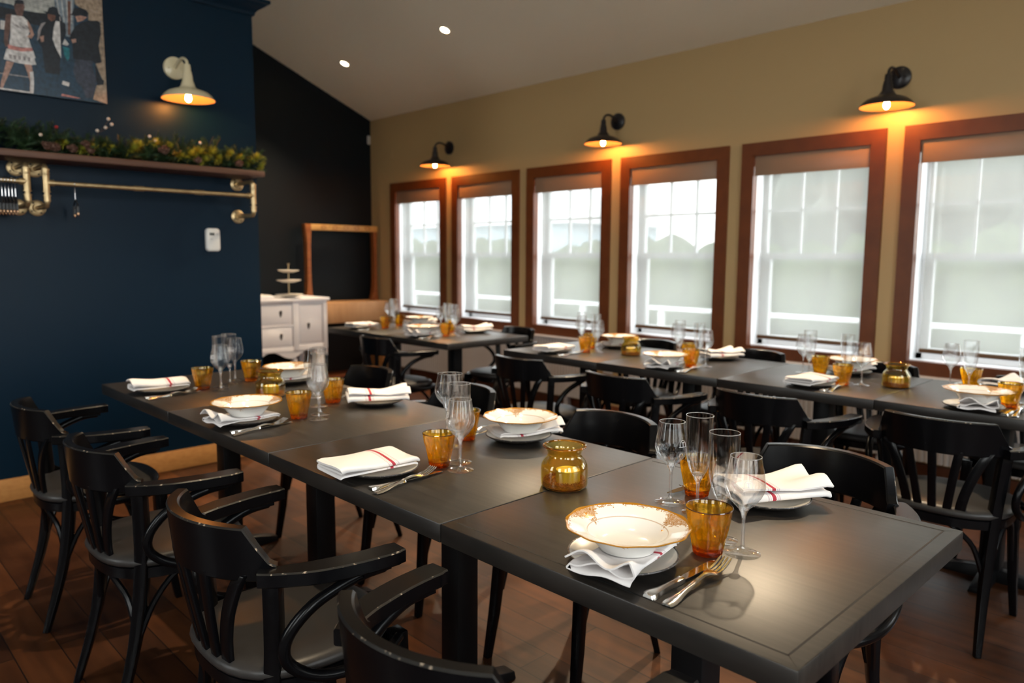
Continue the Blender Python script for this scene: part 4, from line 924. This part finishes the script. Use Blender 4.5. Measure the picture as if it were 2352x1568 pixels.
def make_fork():
    e = empty('fork')
    pts = [(0, .0070, 0), (.004, .0088, 0), (.015, .0096, 0), (.030, .0085, .0008), (.045, .0062, .002), (.07, .0044, .0048), (.10, .0036, .0088), (.12, .0038, .0108), (.132, .0062, .0100), (.140, .0098, .0085), (.148, .0116, .0068)]
    pts = [(y, w * 1.18, z) for y, w, z in pts]
    h = MB(); h.loft([[(-w, y, z), (-w * .6, y, z + .0028), (w * .6, y, z + .0028), (w, y, z), (0, y, z - .0004)] for y, w, z in pts]); h.build('handle', M['steel'], e, angle=50)
    t_ = MB()
    tz = [(.147, .0068), (.156, .0062), (.168, .0068), (.182, .0095), (.196, .0145), (.203, .0175)]
    t_.loft([[(-.0118, .1465, .0068), (.0118, .1465, .0068), (.0118, .1465, .0088), (-.0118, .1465, .0088)], [(-.0122, .157, .0062), (.0122, .157, .0062), (.0122, .157, .0082), (-.0122, .157, .0082)]])
    for k in range(4):
        x0 = (k - 1.5) * .0066
        t_.loft([[(x0 - w, y, z), (x0 + w, y, z), (x0 + w, y, z + .0020), (x0 - w, y, z + .0020)] for (y, z), w in zip(tz[1:], (.0022, .0021, .0019, .0016, .0008))])
    t_.build('tines', M['steel'], e, angle=40)
    return e
def make_napkin(kind):
    """serpentine folded cloth; long axis +y from the open end; kind flat / puffy / roll"""
    L, Wd = {'flat': (.218, .118), 'puffy': (.205, .118), 'roll': (.212, .078), 'fan': (.222, .118)}[kind]
    layers = 3; pitch, th = (.0042, .0030) if kind == 'puffy' else (.0082, .0048); ny = 40; rr = pitch / 2
    rn = random.Random({'flat': 1, 'puffy': 2, 'roll': 3, 'fan': 4}[kind])
    m = MB(); m.attr = []
    path = []   # (u, w, dir) centreline
    hw = Wd / 2
    for k in range(layers):
        us = [hw - 2 * hw * i / 14 for i in range(15)]
        if k % 2: us = us[::-1]
        for u in us: path.append((u, k * pitch))
        if k < layers - 1:
            s_ = -1 if k % 2 == 0 else 1
            for i in range(1, 5): path.append((s_ * (hw + rr * sin(pi * i / 5) * 1.5), k * pitch + rr * (1 - cos(pi * i / 5))))
    n = len(path)
    rings = []
    for j in range(ny + 1):
        v = j / ny; y = L * v
        open_ = max(0, 1 - v / (.32 if kind == 'puffy' else .45))       # how far the folds stand open at the near end
        pf = 1 + ({'flat': .45, 'puffy': 2.6, 'roll': .8, 'fan': .9}[kind]) * open_ ** 1.3
        mid = []
        for i, (u, w_) in enumerate(path):
            lay = w_ / (pitch * (layers - 1))
            uu = u
            wave = 0
            if kind in ('puffy', 'fan'):
                wave = .0080 * open_ * sin(u * 70 + lay * 2.6 + .7) * (0.35 + lay)
                uu = u * (1 - .22 * sin(pi * min(1, v / .9)) * (.6 if kind == 'puffy' else .3)) + .006 * open_ * sin(lay * 5)
            if kind == 'roll': wave = .010 * (1 - (u / hw) ** 2) * lay
            if kind == 'flat': wave = .0022 * sin(u * 38 + v * 4) * lay + .006 * lay * sin(pi * v) * (1 - (u / (hw * 1.1)) ** 2)
            if kind == 'fan': wave += .020 * lay * max(0, v - .35) * 1.6 * (1 - .4 * (u / hw) ** 2)
            droop = -.0035 * max(0, (abs(v - .5) - .44) / .06) ** 1.5
            if kind == 'puffy': droop -= .0082 * max(0, 1 - ((uu + .014) ** 2 + (y - .128) ** 2) / .087 ** 2)
            skew = .006 * lay * (1 if i % 2 else 1) * (1 - v)
            mid.append((uu + skew, y + .004 * lay * sin(lay * 4) - (.004 * lay if v == 0 else 0), w_ * pf + wave + droop + .0035))
        up = []; dn = []
        for i in range(n):
            a = mid[max(i - 1, 0)]; b_ = mid[min(i + 1, n - 1)]; du, dz = b_[0] - a[0], b_[2] - a[2]; ll = max(1e-6, sqrt(du * du + dz * dz))
            nx, nz_ = -dz / ll, du / ll
            up.append((mid[i][0] + nx * th / 2, mid[i][1], mid[i][2] + nz_ * th / 2)); dn.append((mid[i][0] - nx * th / 2, mid[i][1], mid[i][2] - nz_ * th / 2))
        rings.append(up + dn[::-1])
    m.loft(rings); m.attr = [j / ny for j in range(ny + 1) for _ in rings[0]]
    o = m.build('napkin', M['napkin'], angle=75)
    return o
def make_jar():
    o = [(.001, .0005), (.050, .0005), (.0545, .003), (.056, .010), (.0565, .045), (.0555, .055), (.050, .066), (.043, .0735), (.0405, .079), (.0405, .084), (.044, .092), (.0505, .099)]
    e = empty('candle_jar'); g_ = MB(); g_.lathe(o, 56); g_.lathe([(max(r_ - .0022, .001), z_ + (.004 if r_ < .052 and z_ < .004 else .0)) for r_, z_ in o][1:], 56); g_.build('glass_body', M['amber_jar'], e, angle=60)
    r = MB(); r.tube([(.0505 * cos(2 * pi * i / 56), .0505 * sin(2 * pi * i / 56), .1005) for i in range(56)], .0026, 8, loop=True); r.build('lip', M['amber_jar_rim'], e)
    b = MB(); b.lathe([(.001, .0012), (.0505, .0012), (.0525, .003), (.001, .0034)], 40); b.build('thick_base', M['amber_jar_rim'], e)
    return e
def make_tealight():
    e = empty('tealight'); c = MB(); c.lathe([(.001, 0), (.0285, 0), (.0295, .001), (.0295, .0300), (.0287, .0305), (.0280, .0275), (.001, .027)], 40); c.build('cup', M['candle_cup'], e)
    MB().lathe([(.0279, .0272), (.025, .0278), (.010, .0275), (.001, .0272)], 32).build('wax', M['wax'], e); MB().tube([(0, 0, .0268), (.0006, 0, .0335)], .0009, 6).build('wick', M['wick'], e)
    return e
def make_grounds():
    m = MB(); R_ = random.Random(9); rings = []
    for r_ in (.001, .012, .022, .030, .038, .045, .0515):
        rings.append([(r_ * cos(2 * pi * k / 40), r_ * sin(2 * pi * k / 40), .010 + .004 * (r_ / .05) + R_.uniform(0, .0035) + (.006 * max(0, cos(2 * pi * k / 40 - 2.2)) * (r_ / .05))) for k in range(40)])
    rings.append([(.0518 * cos(2 * pi * k / 40), .0518 * sin(2 * pi * k / 40), .005) for k in range(40)])
    m.loft(rings)
    for q in range(420):
        a, r_ = R_.uniform(0, 2 * pi), .050 * sqrt(R_.random()); zz = .0135 + .004 * (r_ / .05) + (.006 * max(0, cos(a - 2.2)) * (r_ / .05)); s_ = R_.uniform(.0008, .0017)
        c = Vector((r_ * cos(a), r_ * sin(a), zz)); m.add([c + Vector((s_, 0, 0)), c + Vector((-s_ * .5, s_ * .9, 0)), c + Vector((-s_ * .5, -s_ * .9, 0)), c + Vector((0, 0, s_ * 1.3)), c - Vector((0, 0, s_))], [(0, 1, 3), (1, 2, 3), (2, 0, 3), (1, 0, 4), (2, 1, 4), (0, 2, 4)])
    return m.build('brown_granules', M['grounds'], smooth=False)
PR = dict(plate=make_plate(), bowl=make_bowl(), tumbler=make_tumbler(), wine=make_wine(), flute=make_flute(), knife=make_knife(), fork=make_fork(), jar=make_jar(), tealight=make_tealight(), grounds=make_grounds(),
          flat=make_napkin('flat'), puffy=make_napkin('puffy'), roll=make_napkin('roll'), fan=make_napkin('fan'))

ORD = ['first', 'second', 'third', 'fourth']
def wherephrase(tb, side, k):
    if tb == 1: return 'front table, %s side, %s setting from near end' % (side, ORD[k])
    if tb == 2: return 'window table, %s side, %s setting from frame edge' % (side, ORD[k])
    return 'corner table, %s side, setting nearer the %s' % (side, ['window table', 'sideboard'][k])

def setting(tb, side, k, plate, style, tum, wine, flute, knife=None, fork=None, nap=None, wrot=0, brot=0):
    """plate (x,y); nap = (style, angle, dx, dy); knife / fork = (x, y, angle) handle ends"""
    wh = wherephrase(tb, side, k); px, py = plate
    grp = {1: 'front table', 2: 'window table', 3: 'corner table'}[tb]
    top = TZ
    if style is not None:
        put(PR['plate'], (px, py, TZ), 0, 'cream dark-rimmed plate, ' + wh, 'plate', 'dinner plates on the ' + grp)
        st_, ang, dx, dy = nap
        if st_ == 'puffy': dx, dy = .128 * sin(rad(ang)) + .014 * cos(rad(ang)), -.128 * cos(rad(ang)) + .014 * sin(rad(ang))
        put(PR[st_], (px + dx, py + dy, TZ + .0216), rad(ang), 'striped napkin, ' + wh, 'napkin', 'folded napkins on the ' + grp)
        if style == 'bowl': put(PR['bowl'], (px + .012, py - .004, TZ + .0318), rad(brot), 'gilt-edged white bowl, ' + wh, 'bowl', 'gilded bowls on the ' + grp)
    if tum: put(PR['tumbler'], (*tum, TZ), rad(px * 57), 'faceted amber tumbler, ' + wh, 'tumbler', 'amber tumblers on the ' + grp)
    if wine: put(PR['wine'], (*wine, TZ), rad(wrot), 'clear wine glass, ' + wh, 'wine glass', 'wine glasses on the ' + grp)
    if flute: put(PR['flute'], (*flute, TZ), 0, 'tall straight flute glass, ' + wh, 'glass', 'flute glasses on the ' + grp)
    if knife: put(PR['knife'], (knife[0], knife[1], TZ + .0006), rad(knife[2]), 'steel table knife, ' + wh, 'knife', 'table knives on the ' + grp)
    if fork: put(PR['fork'], (fork[0], fork[1], TZ + .0026), rad(fork[2]), 'steel table fork, ' + wh, 'fork', 'table forks on the ' + grp)

A_, W_ = 'aisle', 'window'
# front table
setting(1, A_, 0, (-.388, .122), 'bowl', (-.301, .268), (-.256, .315), (-.318, .345), (-.268, .030, -1), (-.231, .028, 3), ('puffy', 12, -.015, -.135), wrot=38, brot=62)
setting(1, A_, 1, (-1.160, .120), 'napkin', (-1.100, .266), (-1.033, .283), (-1.090, .328), (-1.052, .020, -1), (-1.018, .010, 10), ('flat', -4, -.012, -.138), wrot=-60)
setting(1, A_, 2, (-1.935, .125), 'bowl', (-1.882, .285), (-1.825, .327), (-1.884, .367), (-1.820, .018, 3), (-1.788, .010, 12), ('puffy', 4, -.01, -.115), wrot=70, brot=80)
setting(1, A_, 3, (-2.700, .125), 'napkin', (-2.645, .266), (-2.567, .308), (-2.640, .340), (-2.583, .020, 3), (-2.555, .017, 10), ('roll', -2, -.012, -.115), wrot=10)
setting(1, W_, 0, (-.370, .625), 'napkin', (-.503, .556), (-.516, .465), (-.436, .448), (-.535, .72, 176), (-.555, .735, 188), ('fan', 150, .066, .106), wrot=75)
setting(1, W_, 1, (-1.165, .625), 'bowl', (-1.272, .508), (-1.385, .526), (-1.232, .421), (-1.29, .72, 178), (-1.33, .73, 186), ('puffy', 158, .03, .115), wrot=100, brot=25)
setting(1, W_, 2, (-1.915, .620), 'napkin', (-2.045, .513), (-2.190, .515), (-2.02, .441), (-2.07, .72, 178), (-2.11, .73, 186), ('fan', 152, .055, .10), wrot=90)
setting(1, W_, 3, (-2.565, .610), 'bowl', (-2.715, .507), (-2.776, .461), (-2.690, .400), (-2.70, .71, 178), (-2.74, .72, 186), ('puffy', 165, .02, .11), wrot=30, brot=10)
# window table
setting(2, A_, 0, (-.345, 2.185), 'bowl', (-.262, 2.335), (-.165, 2.41), (-.235, 2.44), (-.235, 2.125, -2), (-.20, 2.125, 5), ('puffy', 12, -.01, -.12), brot=70)
setting(2, A_, 1, (-.975, 2.225), 'napkin', (-.895, 2.362), (-.832, 2.412), (-.905, 2.425), (-.885, 2.125, 0), (-.855, 2.125, 6), ('flat', -6, -.01, -.11))
setting(2, A_, 2, (-1.705, 2.185), 'bowl', (-1.643, 2.335), (-1.590, 2.385), (-1.655, 2.425), (-1.595, 2.125, 0), (-1.565, 2.13, 6), ('puffy', 12, -.01, -.12), brot=40)
setting(2, A_, 3, (-2.480, 2.225), 'napkin', (-2.385, 2.385), (-2.330, 2.43), (-2.385, 2.477), (-2.375, 2.135, 0), (-2.345, 2.14, 6), ('flat', -3, -.01, -.11))
setting(2, W_, 0, (-.345, 2.72), 'napkin', (-.475, 2.66), (-.556, 2.67), (-.462, 2.58), (-.475, 2.81, 178), (-.545, 2.815, 184), ('fan', 160, .04, .10))
setting(2, W_, 1, (-1.000, 2.705), 'bowl', (-1.082, 2.565), (-1.165, 2.565), (-1.100, 2.484), (-1.115, 2.80, 178), (-1.15, 2.80, 184), ('puffy', 160, .03, .11), brot=15)
setting(2, W_, 2, (-1.690, 2.700), 'napkin', (-1.800, 2.560), (-1.895, 2.590), (-1.820, 2.500), (-1.805, 2.80, 178), (-1.835, 2.80, 184), ('fan', 158, .045, .10))
setting(2, W_, 3, (-2.390, 2.700), 'bowl', (-2.485, 2.555), (-2.610, 2.610), (-2.545, 2.540), (-2.505, 2.80, 178), (-2.535, 2.80, 184), ('puffy', 160, .03, .11), brot=30)
# corner table
setting(3, A_, 0, (-3.680, 2.185), 'bowl', (-3.590, 2.320), (-3.540, 2.365), (-3.600, 2.405), (-3.575, 2.07, 0), (-3.545, 2.07, 6), ('puffy', 8, -.01, -.115), brot=40)
setting(3, A_, 1, (-4.420, 2.185), 'napkin', (-4.330, 2.330), (-4.270, 2.375), (-4.325, 2.415), (-4.315, 2.07, 0), (-4.285, 2.07, 6), ('flat', -2, -.01, -.11))
setting(3, W_, 0, (-3.640, 2.640), 'napkin', (-3.768, 2.522), (-3.840, 2.480), (-3.735, 2.455), (-3.755, 2.735, 178), (-3.785, 2.735, 184), ('fan', 160, .04, .10))
setting(3, W_, 1, (-4.310, 2.640), 'bowl', (-4.425, 2.530), (-4.49, 2.480), (-4.40, 2.455), (-4.425, 2.735, 178), (-4.455, 2.735, 184), ('puffy', 160, .03, .11), brot=20)
# candle jars
JL = ['the near half of the front table', 'the far half of the front table', 'the window table near the frame edge', 'the far end of the window table']
for i, (x, y, dx, dy) in enumerate([(-.760, .379, .008, .004), (-2.320, .400, .004, 0), (-.712, 2.478, 0, .0), (-2.120, 2.470, 0, 0)]):
    put(PR['jar'], (x, y, TZ), 0, 'amber glass candle jar on ' + JL[i], 'candle jar', 'amber candle jars on the tables')
    put(PR['tealight'], (x + dx, y + dy, TZ + .0125), 0, 'unlit tealight inside the amber jar on ' + JL[i], 'candle', 'tealights in the amber jars')
    put(PR['grounds'], (x, y, TZ), rad(i * 70), 'brown granules filling the amber jar on ' + JL[i], 'granules', 'brown granules in the amber jars')['kind'] = 'stuff'
